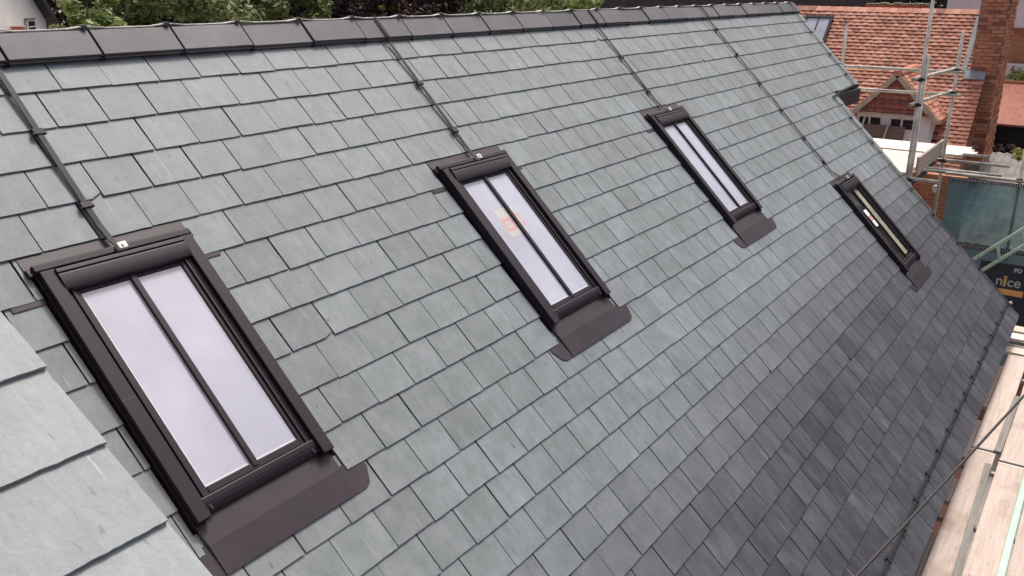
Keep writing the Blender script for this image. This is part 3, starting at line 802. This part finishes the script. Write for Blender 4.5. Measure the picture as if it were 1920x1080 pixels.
while u < 4.75:
    xo = 0.0825 if row % 2 else 0.0
    x = TV-0.0825-xo
    while x > -4.2:
        wy = -x; wx = TX - u*math.cos(TP)
        inside = (DY0-0.02 < wy < DY1+0.02) and DX < wx < DX+0.95
        chim = wy < -1.02 and wx > 18.85
        if not inside and not (chim and wy < -1.2):
            p = pix(TM @ Vector((x, -u, 0.02)))
            if p and 1480 < p[0] < 1960 and -20 < p[1] < 700: tl.append((p[2]+(0 if p[0] > 1560+0.4*(p[1]) else 5), x, u))
        x -= 0.1665
    if row % 2:
        p = pix(TM @ Vector((TV-0.041, -u, 0.02)))
        if p and -20 < p[1] < 700 and TX-u*math.cos(TP) < 18.85: tl.append((p[2], TV-0.041, u))
    u += 0.098; row += 1
tl.sort()
metiles = [p.mesh('roof_tile', TILE) for p in protos]
field = MB()
for i, (z, x, u) in enumerate(tl):
    k = rt_.choices(range(10), weights=(1,2,3,5,6,6,6,5,4,2))[0]
    jx, ju, jz = rt_.uniform(-.003,.003), rt_.uniform(-.005,.005), rt_.uniform(-.002,.004); rz = rt_.uniform(-0.03,0.03)
    Mx = Matrix.Translation((x+jx, -u+ju, jz)) @ Matrix.Rotation(rz, 4, 'Z')
    if abs(x-(TV-0.041)) < 1e-6: Mx = Mx @ Matrix.Diagonal((0.5, 1, 1, 1))
    if i < 300:
        o = link('roof_tile', metiles[k], troof, local=True); o.matrix_basis = Mx
    else:
        mb = protos[k]; field.add([Mx @ Vector(v) for v in mb.v], mb.f, tint=mb.t[0])
tag(link('roof_tile_field', field.mesh('roof_tile_field', TILE), troof, local=True), kind='stuff')
y = -1.12
while y < 5.0:                             # half round ridge tiles
    m_ = MB(); pts_o = []; 
    n_ = 10; vs = []
    for e in (y, y+0.296):
        for r_ in (0.125, 0.108):
            for q in range(n_+1):
                a = math.pi*q/n_; vs.append((TX+math.cos(a)*r_, e, TZ-0.045+math.sin(a)*r_))
    k = n_+1; fs = []
    for q in range(n_):
        fs += [(q, q+1, 2*k+q+1, 2*k+q), (k+q, 3*k+q, 3*k+q+1, k+q+1), (q, k+q, k+q+1, q+1), (2*k+q, 2*k+q+1, 3*k+q+1, 3*k+q)]
    m_.add(vs, fs, tint=rt_.random()); m_.build('ridge_tile', TILE, troof, fixn=True)
    m_ = MB(); m_.tube([(TX, y+0.294, TZ-0.045), (TX, y+0.306, TZ-0.045)], 0.13, 16); m_.build('mortar_joint', MORTAR, troof)
    y += 0.30
bk = MB(); bk.prism([(TX, -1.5, TZ-0.02), (TX+3.6, -1.5, TZ-3.9), (TX+3.6, -1.5, TZ-4.02), (TX, -1.5, TZ-0.14)], (0,7.5,0), tint=0.5); bk.build('back_roof_slope', TILE, th, fixn=True)
wl = MB(); ex = TX-4.95*math.cos(TP); ez = TZ-4.95*math.sin(TP)
wl.prism([(ex+0.12, -1.42, GROUND), (ex+0.12, -1.42, ez-0.2), (TX, -1.42, TZ-0.25), (TX+3.2, -1.42, ez-0.2), (TX+3.2, -1.42, GROUND)], (0,7.2,0))
wl.build('wall', BRICKTEX_X, th, fixn=True)
# roof window and lead strip on the tiles
def tp(y, u, n): return TM @ Vector((-y, -u, n))
def tbox(mb, y0, y1, u0, u1, n0, n1):
    c = [tp(y,u,n) for n in (n0,n1) for (y,u) in ((y0,u0),(y1,u0),(y1,u1),(y0,u1))]
    mb.add(c, [(0,1,2,3),(7,6,5,4),(4,5,1,0),(5,6,2,1),(6,7,3,2),(7,4,0,3)])
f = MB()
yc, hw, ua, ub = 2.30, 0.26, 0.36, 1.16
tbox(f, yc-hw-0.06, yc-hw, ua, ub, 0, 0.10); tbox(f, yc+hw, yc+hw+0.06, ua, ub, 0, 0.10); tbox(f, yc-hw-0.06, yc+hw+0.06, ua-0.06, ua, 0, 0.105); tbox(f, yc-hw-0.06, yc+hw+0.06, ub, ub+0.06, 0, 0.10); tbox(f, yc-0.012, yc+0.012, ua, ub, 0, 0.095)
w = f.build('roof_window', FRAME, th, fixn=True); WORLD[w.name] = Matrix.Identity(4)
for s in (-1, 1):
    p = MB(); a, b_ = sorted((yc+s*0.012, yc+s*hw)); tbox(p, a, b_, ua, ub, 0.05, 0.08)
    o = p.build('pane', FILM_SKY, None, fixn=True); o.parent = w
ls = MB(); tbox(ls, -1.13, -1.03, 0.18, 1.62, 0.03, 0.045); ls.build('lead_flashing', LEAD, th, fixn=True)
ls = MB(); tbox(ls, -1.52, -1.10, 1.60, 1.84, 0.03, 0.05); ls.build('lead_apron', LEAD, th, fixn=True)
# chimney of separate bricks
CX0, CX1, CY0, CY1 = 18.86, 20.3, -1.72, -1.20
ch = MB(); ch.box(CX0+0.012, CX1, CY0+0.012, CY1, -8.0, 1.6)
ch = ch.build('chimney', MORTAR, th); WORLD[ch.name] = Matrix.Identity(4)
rb = random.Random(9)
bprot = []
for i in range(8):
    for ln, ax in ((0.215,'y'),(0.102,'y'),(0.215,'x')):
        mb = MB()
        if ax == 'y': mb.box(-0.012, 0.02, -ln/2, ln/2, -0.0325, 0.0325, tint=(i+0.5)/8)
        else: mb.box(-ln/2, ln/2, -0.012, 0.02, -0.0325, 0.0325, tint=(i+0.5)/8)
        bprot.append(mb.mesh('brick', BRICK))
nb = 0
z = -3.2; r_ = 0
while z < 0.55:
    proud = -0.03 if 0.02 < z < 0.20 else 0.0
    y = CY0 + (0.0 if r_ % 2 else -0.1125)
    while y < CY1:
        a, b_ = max(y, CY0), min(y+0.225, CY1)
        if b_-a > 0.08:
            short = (b_-a) < 0.2
            o = link('brick', bprot[rb.randrange(8)*3+(1 if short else 0)], ch, local=True)
            o.parent = ch; o.matrix_basis = Matrix.Translation((CX0+0.004+proud+rb.uniform(-.003,.003), (a+b_)/2, z)) @ Matrix.Diagonal((1, (b_-a-0.011)/(0.102 if short else 0.215), 1, 1)); nb += 1
        y += 0.225
    x = CX0+0.02 + (0.1125 if r_ % 2 else 0.0)
    while x < CX0+1.4:
        o = link('brick', bprot[rb.randrange(8)*3+2], ch, local=True); o.matrix_basis = Matrix.Translation((x+0.11, CY0+0.004+proud+rb.uniform(-.003,.003), z)); x += 0.225; nb += 1
    z += 0.0765; r_ += 1
# dormer
dm = MB(); AP = (DX, -0.12, -1.34); WZ = -2.14
dm.box(DX, DX+1.6, DY0+0.02, DY1-0.02, -2.95, WZ)
dm.prism([(DX+0.001, DY0+0.02, WZ), (DX+0.001, DY1-0.02, WZ), (DX+0.001, AP[1], AP[2]-0.06)], (1.8,0,0))
dorm = dm.build('dormer', RENDER_WHITE, th, fixn=True); WORLD[dorm.name] = Matrix.Identity(4)
dorm['label'] = 'gabled dormer with hung tiles above a white wall'
def dpart(name, mb, mat, bev=0): 
    o = mb.build(name, mat, None, bevel=bev, fixn=True); o.parent = dorm; return o
ay, az = AP[1], AP[2]
for sg in (-1, 1):
    ye = (DY0-0.16) if sg < 0 else (DY1+0.16); ze = WZ-0.14
    s = MB(); s.prism([(DX-0.10, ay, az+0.05), (DX-0.10, ye, ze+0.05), (DX-0.10, ye, ze-0.02), (DX-0.10, ay, az-0.02)], (2.0,0,0), tint=0.55); dpart('dormer_roof_slope', s, TILE)
    L_ = Vector((0, ye-ay, ze-az)); nn = Vector((0, -L_.z, L_.y)).normalized(); 
    if nn.z < 0: nn = -nn
    ln = L_.length; dv = L_.normalized(); k = 0
    s = MB(); t = 0.04
    while t < ln:
        q0 = Vector((DX-0.11, ay, az+0.05)) + dv*t
        for c_ in range(12):
            x = c_*0.166 + (0.083 if k % 2 else 0)
            s.bar(q0+Vector((x,0,0))+nn*0.008, q0+Vector((x+0.158,0,0))+nn*0.008, 0.10, 0.014, nn+dv*-0.12, tint=rt_.random())
        t += 0.1; k += 1
    tag(dpart('dormer_roof_tiles', s, TILE), kind='stuff')
    s = MB(); pA = Vector((DX-0.115, ay, az+0.035)); pB = Vector((DX-0.115, ye, ze+0.035))
    s.prism([pA+nn*0.02, pB+nn*0.02, pB-nn*0.085, pA-nn*0.085], (-0.028,0,0)); dpart('bargeboard', s, BARGE)
s = MB()
for i in range(5): s.prism([(DX-0.15+0.36*i, ay+0.10*math.cos(a), az-0.01+0.11*math.sin(a)) for a in np.linspace(0, math.pi, 9)], (0.35,0,0), tint=0.6)
dpart('dormer_ridge', s, TILE)
z = WZ+0.02; r_ = 0
while z < az-0.12:
    half = (az-0.05-z)/(az-0.05-WZ)*(DY1-DY0)/2 - 0.02
    y = ay-half + (0.0 if r_ % 2 else -0.08)
    while y < ay+half:
        a, b_ = max(y, ay-half), min(y+0.16, ay+half)
        if b_-a > 0.04:
            s = MB(); sg_ = rt_.uniform(-0.012, 0.012); t_ = 0.5*(r_ % 2)+0.5*rt_.random()
            pl = [(DX-0.03, a+0.003, z+0.13), (DX-0.03, b_-0.003, z+0.13), (DX-0.092, b_-0.003, z+0.012), (DX-0.094, (a+b_)/2, z-0.010+sg_), (DX-0.092, a+0.003, z+0.012)]
            s.prism(pl, (0.022,0,0.004), tint=t_); dpart('hung_tile', s, TILE_HUNG)
        y += 0.162
    z += 0.094; r_ += 1
s = MB(); s.prism([(DX-0.146, ay-0.09, az-0.03), (DX-0.146, ay+0.09, az-0.03), (DX-0.146, ay, az+0.08)], (0.05,0,0)); dpart('apex_block', s, BARGE)
s = MB(); s.box(DX-0.10, DX+0.0, DY0-0.1, DY1+0.1, WZ-0.035, WZ+0.005); dpart('lintel_board', s, BARGE)
for (a, b_) in ((0.36,0.54),(0.12,0.31),(-0.28,-0.10),(-0.52,-0.33)):
    s = MB(); s.box(DX-0.016, DX-0.004, a, b_, WZ-0.30, WZ-0.11)
    o = dpart('window', s, GLASS)
s = MB(); s.box(DX-0.03, DX-0.004, 0.32, 0.35, WZ-0.32, WZ-0.09); s.box(DX-0.03, DX-0.004, -0.32, -0.29, WZ-0.32, WZ-0.09); dpart('window_frame', s, RENDER_WHITE)
# the brown board leaning in front of the dormer
bo = thing('plywood_sheet', 'brown sheet with two pale battens leaning before the white dormer wall', 'plywood sheet', (16.9,0.15,-2.7))
k = MB(); k.prism([(16.98,-0.42,-2.66),(16.98,0.62,-2.66),(17.10,0.62,-2.385),(17.10,-0.42,-2.385)], (0.02,0,0.01))
k.build('sheet', wood_material('brown_ply', (0.17,0.10,0.075), (0.25,0.16,0.12), 1), bo, fixn=True)
for yy in (0.40, -0.10):
    k = MB(); k.bar((16.90,yy+0.05,-2.68),(17.12,yy,-2.22), 0.035, 0.02, (-1,0,0)); k.build('batten', BARGE, bo)
k = MB(); k.box(16.88,16.95,-0.46,0.68,-2.70,-2.665); k.build('bottom_batten', BOARD_Y, bo)

# ------------------------------------------------------------------ things behind the tiled house
def house_box(name, label, x0, x1, y0, y1, z1, mat, cat='house', group=None):
    t = thing(name, label, cat, ((x0+x1)/2,(y0+y1)/2,GROUND), group)
    MB().box(x0, x1, y0, y1, GROUND, z1).build('wall', mat, t); return t
t = thing('white_rendered_house', 'white rendered house rising behind the chimney', 'house', (29,-1,GROUND))
MB().box(27.6, 33, -6.5, 0.85, -0.75, 4.2).build('upper_wall', RENDER_WHITE, t)
MB().box(27.66, 32.95, -6.4, 0.78, GROUND, -0.76).build('lower_wall', ORANGE_BRICK, t)
MB().box(27.55, 27.66, -6.5, 0.86, -0.80, -0.74).build('string_course', BRICKTEX_X, t)
k = MB(); k.prism([(27.3,-6.8,4.2),(33.3,-6.8,4.2),(30.3,-6.8,6.6)], (0,8.0,0)); k.build('roof', TILE, t, fixn=True)
w = MB().box(27.58, 27.70, -2.1, -1.42, -1.52, -0.98).build('window', RENDER_WHITE, t); WORLD[w.name] = Matrix.Identity(4)
o = MB().box(27.565, 27.58, -2.02, -1.50, -1.46, -1.04).build('pane', GLASS, None); o.parent = w
t = thing('white_lean_to', 'low white panelled lean-to below the orange brick wall', 'lean-to', (27,-1.6,GROUND))
k = MB()
MB().box(26.9, 27.5, -5.0, -0.98, GROUND, -1.72).build('wall', RENDER_WHITE, t)
for yy in (-1.25, -1.75, -2.25): MB().box(26.87, 26.9, yy, yy+0.04, -2.3, -1.74).build('mullion', GREYWOOD, t)
t = thing('dark_shed', 'black boarded shed with a red felt roof right of the chimney', 'shed', (24,-2.5,GROUND))
k = MB()
for i in range(30):
    z = -2.95-0.13*i
    MB().prism([(22.6,-5.5,z),(22.6,-5.5,z+0.135),(22.575,-5.5,z)], (0,4.15,0)).build('weatherboard', BLACK, t, fixn=True)
MB().box(22.61, 25.0, -5.5, -1.36, GROUND, -2.9).build('wall', BLACK, t)
k = MB(); k.prism([(22.35,-5.7,-2.86),(22.35,-1.22,-2.86),(24.2,-1.22,-2.02),(24.2,-5.7,-2.02)], (0.0,0,0.05)); k.build('roof', plain('red_roof_felt', (0.40,0.15,0.10), 0.8, var=0.15, scale=9, bmp=0.3), t, fixn=True)
k = MB(); k.box(24.15, 24.3, -5.7, -1.2, -2.05, -1.93); k.build('roof_ridge', BRICKTEX_X, t)
t = thing('corrugated_roof_store', 'low store with a grey corrugated roof behind the net', 'store', (19,-2.6,GROUND))
k = MB(); vs = []; nn_ = 60
for i in range(nn_+1):
    yy = -4.8 + (3.45)*i/nn_; dz = 0.018*math.sin(i*math.pi/1.5)
    vs += [(16.2, yy, -4.35+dz), (20.9, yy, -3.28+dz)]
k.add(vs, [(2*i, 2*i+2, 2*i+3, 2*i+1) for i in range(nn_)]); k.build('roof', plain('grey_corrugated_sheet', (0.30,0.28,0.25), 0.8, var=0.25, scale=3, bmp=0.2), t, fixn=True)
MB().box(16.4, 20.8, -4.7, -1.45, GROUND, -4.4).build('wall', BRICKTEX_X, t)
t = house_box('garden_wall', 'low old brick wall under the gable scaffold', 14.2, 14.45, -2.05, 1.5, -2.75, BRICKTEX_X, 'wall')
lamp = MB(); lamp.tube([(13.9,-1.62,-3.0),(13.9,-1.62,-2.97),(13.9,-1.62,-2.9),(13.9,-1.62,-2.87)], [0.02,0.05,0.05,0.02], 10)
tag(lamp.build('bulkhead_lamp', WHITE_CLIP), 'small round white lamp on the brick wall below the scaffold', 'lamp')
t = thing('mossy_wall', 'mossy coping of a wall behind the tiled ridge', 'wall', (25,2,GROUND))
MB().box(25.0, 25.35, 0.9, 2.55, GROUND, -0.16).build('wall', BRICKTEX_X, t)
for i in range(9): MB().box(24.96, 25.4, 0.92+0.18*i, 1.085+0.18*i, -0.16, -0.10+RNG.uniform(-.02,.02)).build('coping_stone', plain('mossy_stone_%d' % i, (0.27,0.26,0.19), 0.9, var=0.3, scale=9, bmp=0.4), t, bevel=0.02)
t = thing('dark_roofed_barn', 'dark roofed barn behind the tiled ridge left of the chimney', 'barn', (28,6,GROUND))
k = MB(); k.prism([(26.0,2.7,-0.7),(29,2.7,1.6),(32,2.7,-0.7)], (0,9,0)); k.build('roof', plain('dark_barn_tiles', (0.02,0.014,0.017), 0.9, var=0.3, scale=6, bmp=0.4, spec=0.05), t, fixn=True)
MB().box(26.2, 31.8, 2.9, 11.5, GROUND, -0.7).build('wall', BLACK, t)
t = thing('far_brick_chimney', 'small orange brick stack just over the slate ridge', 'chimney', (30,9,GROUND))
MB().box(29.6, 30.2, 9.2, 10.2, GROUND, 0.6).build('stack', ORANGE_BRICK, t)

# white gable house, far left
t = thing('white_gable_house', 'white gabled house with a dark roof at the top left', 'house', (9.5,24,GROUND))
k = MB(); k.prism([(5.5,22,GROUND),(12.36,22,GROUND),(12.36,22,-0.80),(8.9,22,2.5),(5.5,22,-0.80)], (0,7,0)); k.spin().build('wall', RENDER_WHITE, t, fixn=True)
k = MB(); k.prism([(8.9,21.75,2.50),(12.62,21.75,-1.02),(12.70,21.75,-0.92),(8.9,21.75,2.68)], (0,7.5,0)); k.spin().build('roof', BLACK, t, fixn=True)
k = MB(); k.prism([(8.9,21.75,2.50),(5.2,21.75,-1.02),(5.1,21.75,-0.92),(8.9,21.75,2.68)], (0,7.5,0)); k.spin().build('roof', BLACK, t, fixn=True)
w = MB().box(11.14, 11.58, 21.94, 21.99, -1.3, -0.76).spin().build('window', RENDER_WHITE, t); WORLD[w.name] = Matrix.Identity(4)
for i in range(4):
    for j in range(3):
        o = MB().box(11.18+0.1*i, 11.255+0.1*i, 21.93, 21.94, -0.92-0.16*j, -0.80-0.16*j).spin().build('pane', GLASS, None); o.parent = w
MB().box(11.10, 11.60, 21.92, 21.99, -0.76, -0.72).spin().build('window_head', GREYWOOD, t)
o = thing('terracotta_pot_stack', 'orange clay pots at the left edge before the white house', 'pots', (10.9,21,-1.2))
k = MB(); k.tube([(10.75,20.6,-1.5),(10.75,20.6,-0.95),(10.75,20.6,-0.88)], [0.12,0.17,0.19], 12); k.build('pot', TILE, o)
k = MB(); k.box(10.5,11.0,20.4,20.9,GROUND,-1.5); k.build('plinth', BRICKTEX_Y, o)

# ------------------------------------------------------------------ trees and shrubs
LEAF = {
 'bright': leaf_material('bright_leaves', [(0.101, 0.141, 0.041), (0.222, 0.283, 0.081), (0.383, 0.444, 0.162), (0.51, 0.51, 0.283)]),
 'mid':    leaf_material('mid_leaves', [(0.062, 0.083, 0.038), (0.135, 0.177, 0.062), (0.229, 0.27, 0.104), (0.374, 0.395, 0.187)]),
 'dark':   leaf_material('dark_leaves', [(0.024, 0.032, 0.019), (0.048, 0.056, 0.032), (0.08, 0.088, 0.048), (0.128, 0.136, 0.08)]),
 'yellow': leaf_material('yellow_leaves', [(0.12,0.13,0.02),(0.28,0.28,0.05),(0.42,0.40,0.09),(0.5,0.48,0.16)]),
 'copper': leaf_material('copper_leaves', [(0.026, 0.018, 0.019), (0.046, 0.029, 0.029), (0.072, 0.042, 0.039), (0.104, 0.065, 0.052)]),
}
BARK = plain('bark', (0.06,0.045,0.035), 0.9, var=0.3, scale=10, bmp=0.5, stretch=(3,3,0.6))
def tree(name, label, x, y, height, rad, kind, n=9000, leaf=0.16, seed=0, base=GROUND, crown_lo=0.25, group='trees around the houses', cat='tree', clumps=70):
    rng = np.random.default_rng(seed)
    t = thing(name, label, cat, (x,y,base), group)
    zc0 = base + height*crown_lo; zc1 = base + height; zc = (zc0+zc1)/2; hz = (zc1-zc0)/2
    dirs = rng.normal(size=(clumps,3)); dirs /= np.linalg.norm(dirs, axis=1)[:,None]
    rr_ = rng.uniform(0.35, 1.0, clumps)**0.5
    cc = dirs*rr_[:,None]*np.array([rad,rad,hz])*rng.uniform(0.82,1.08,(clumps,1)) + np.array([x,y,zc])
    cs = rng.uniform(0.22,0.42,clumps)*rad*0.9
    cbright = rng.uniform(0.0,1.0,clumps)
    idx = rng.integers(0, clumps, n)
    off = rng.normal(size=(n,3)); off /= np.linalg.norm(off,axis=1)[:,None]; off *= (rng.uniform(0,1,n)**0.45)[:,None]
    pos = cc[idx] + off*cs[idx][:,None]*np.array([1,1,0.8])
    nrm = off + rng.normal(size=(n,3))*0.6 + np.array([0,0,0.35]); nrm /= np.linalg.norm(nrm,axis=1)[:,None]
    a = np.cross(nrm, rng.normal(size=(n,3))); a /= np.linalg.norm(a,axis=1)[:,None]; b = np.cross(nrm, a)
    sz = leaf*rng.uniform(0.5,1.25,n)
    a *= sz[:,None]; b *= (sz*0.55)[:,None]
    V = np.stack([pos-a, pos-b*0.9+a*0.1, pos+a, pos+b*0.9+a*0.1], 1).reshape(-1,3)
    me = bpy.data.meshes.new('crown'); me.vertices.add(4*n); me.vertices.foreach_set('co', V.astype(np.float32).ravel())
    me.loops.add(4*n); me.loops.foreach_set('vertex_index', np.arange(4*n, dtype=np.int32))
    me.polygons.add(n); me.polygons.foreach_set('loop_start', np.arange(0,4*n,4,dtype=np.int32)); me.polygons.foreach_set('loop_total', np.full(n,4,dtype=np.int32))
    me.update(calc_edges=True)
    at = me.attributes.new('tint','FLOAT','FACE'); at.data.foreach_set('value', np.clip(cbright[idx]*0.55+rng.uniform(0,0.45,n),0,1).astype(np.float32))
    me.materials.append(LEAF[kind])
    link('crown', me, t)
    if base <= GROUND+0.01 or cat == 'tree':
        k = MB(); r0 = max(0.05, height*0.018)
        k.tube([(x,y,base),(x+0.05*rad,y,base+height*0.3),(x,y+0.04*rad,base+height*0.6),(x,y,base+height*0.85)], [r0*1.3,r0,r0*0.6,r0*0.2], 8)
        rr2 = random.Random(seed)
        for i in range(9):
            c_ = cc[rr2.randrange(clumps)]; z0 = base+height*rr2.uniform(0.25,0.6)
            k.tube([(x,y,z0), ((x+c_[0])/2,(y+c_[1])/2,(z0+c_[2])/2+0.1), tuple(c_)], [r0*0.5,r0*0.3,r0*0.08], 6)
        k.build('trunk', BARK, t)
    return t
tree('bush', 'bright yellow green bush beside the white gable house', 9.85, 15.6, 8.7, 0.85, 'bright', 12000, 0.095, 1, crown_lo=0.45, cat='bush', clumps=60)
tree('tree', 'large mid green leafy tree behind the ridge near the left', 12.7, 16.5, 10.5, 1.75, 'mid', 22000, 0.10, 2, crown_lo=0.3, clumps=110)
tree('bush', 'low olive bush under the white gable, just above the ridge', 11.0, 18.5, 7.55, 0.7, 'mid', 9000, 0.09, 3, crown_lo=0.45, cat='bush')
tree('tree', 'olive green tree left of the dark gap behind the ridge', 15.7, 16.0, 9.6, 1.35, 'mid', 14000, 0.10, 4, crown_lo=0.35, clumps=80)
tree('tree', 'very dark tree behind the middle of the ridge, left of the trunk', 18.9, 17.0, 11.5, 2.2, 'copper', 15000, 0.14, 5, clumps=80)
tree('tree', 'dark copper tree behind the second conductor', 23.5, 18.0, 12, 2.4, 'copper', 15000, 0.14, 6, clumps=80)
tree('tree', 'grey green conifer behind the ridge right of the second conductor', 26.5, 16.0, 9.0, 1.9, 'mid', 15000, 0.12, 7, crown_lo=0.2, clumps=90)
tree('hedge', 'light green hedge behind the third conductor', 33.0, 16.5, 8.8, 2.6, 'bright', 16000, 0.13, 8, crown_lo=0.2, cat='hedge', clumps=90)
tree('tree', 'dark tree over the right end of the slate ridge', 44.0, 16.0, 12, 3.5, 'dark', 12000, 0.2, 9)
tree('shrub', 'small pale flowering shrub in the dark gap above the ridge', 19.3, 15.4, 8.05, 0.35, 'yellow', 500, 0.07, 10, crown_lo=0.9, cat='shrub', clumps=8)
for i, (x, y, h, r, kd) in enumerate(((4,34,13,5,'dark'),(14,33,14,5,'copper'),(23,33,13,5,'dark'),(33,32,14,5,'copper'),(44,30,13,5,'mid'),(56,28,14,6,'dark'),(52,14,13,5,'dark'),(50,4,13,5,'dark'))):
    tree('far_tree', ['far dark tree behind the white gable house','far copper tree behind the big leafy tree','far dark tree behind the dark gap','far copper tree behind the grey conifer','far green tree beyond the light hedge','far dark tree beyond the ridge end','far dark tree beyond the barn','far dark tree beyond the white rendered house'][i], x, y, h, r, kd, 9000, 0.3, 30+i, crown_lo=0.1, group='far trees', clumps=80)
tree('shrub', 'green shrub below the white lean-to at the right edge', 25.6, -1.75, 1.1, 0.75, 'bright', 3500, 0.06, 20, base=-2.75, crown_lo=0.1, cat='shrub', clumps=40)
tree('shrub', 'bright yellow green shrub beside the corrugated roof', 20.9, -2.55, 1.0, 0.45, 'yellow', 2500, 0.05, 21, base=-4.0, crown_lo=0.1, cat='shrub', clumps=30)
tree('shrub', 'dull dark shrub against the black shed wall', 22.0, -1.9, 1.2, 0.4, 'copper', 1500, 0.06, 22, base=-4.3, crown_lo=0.1, cat='shrub', clumps=30)
# tall trees across the road, beyond the right of the picture; the slates and panes mirror them
for i, (az_, dist, h, r) in enumerate(((-10,36,15.5,5.5),(-19,34,15.5,5.5),(-28,33,16,5.5),(-37,32,16,5.5),(-46,32,15.5,5.5),(-55,33,15,5.5),(-65,34,15,5.5),(-76,35,15,6))):
    a_ = math.radians(az_)
    tree('tall_tree', 'tall dark tree across the road beyond the right edge, %s from the far end' % ordn[i], dist*math.cos(a_), -4+dist*math.sin(a_), h, r, 'dark' if i % 2 else 'copper', 16000, 0.42, 50+i, crown_lo=0.05, group='tall trees across the road', clumps=90)
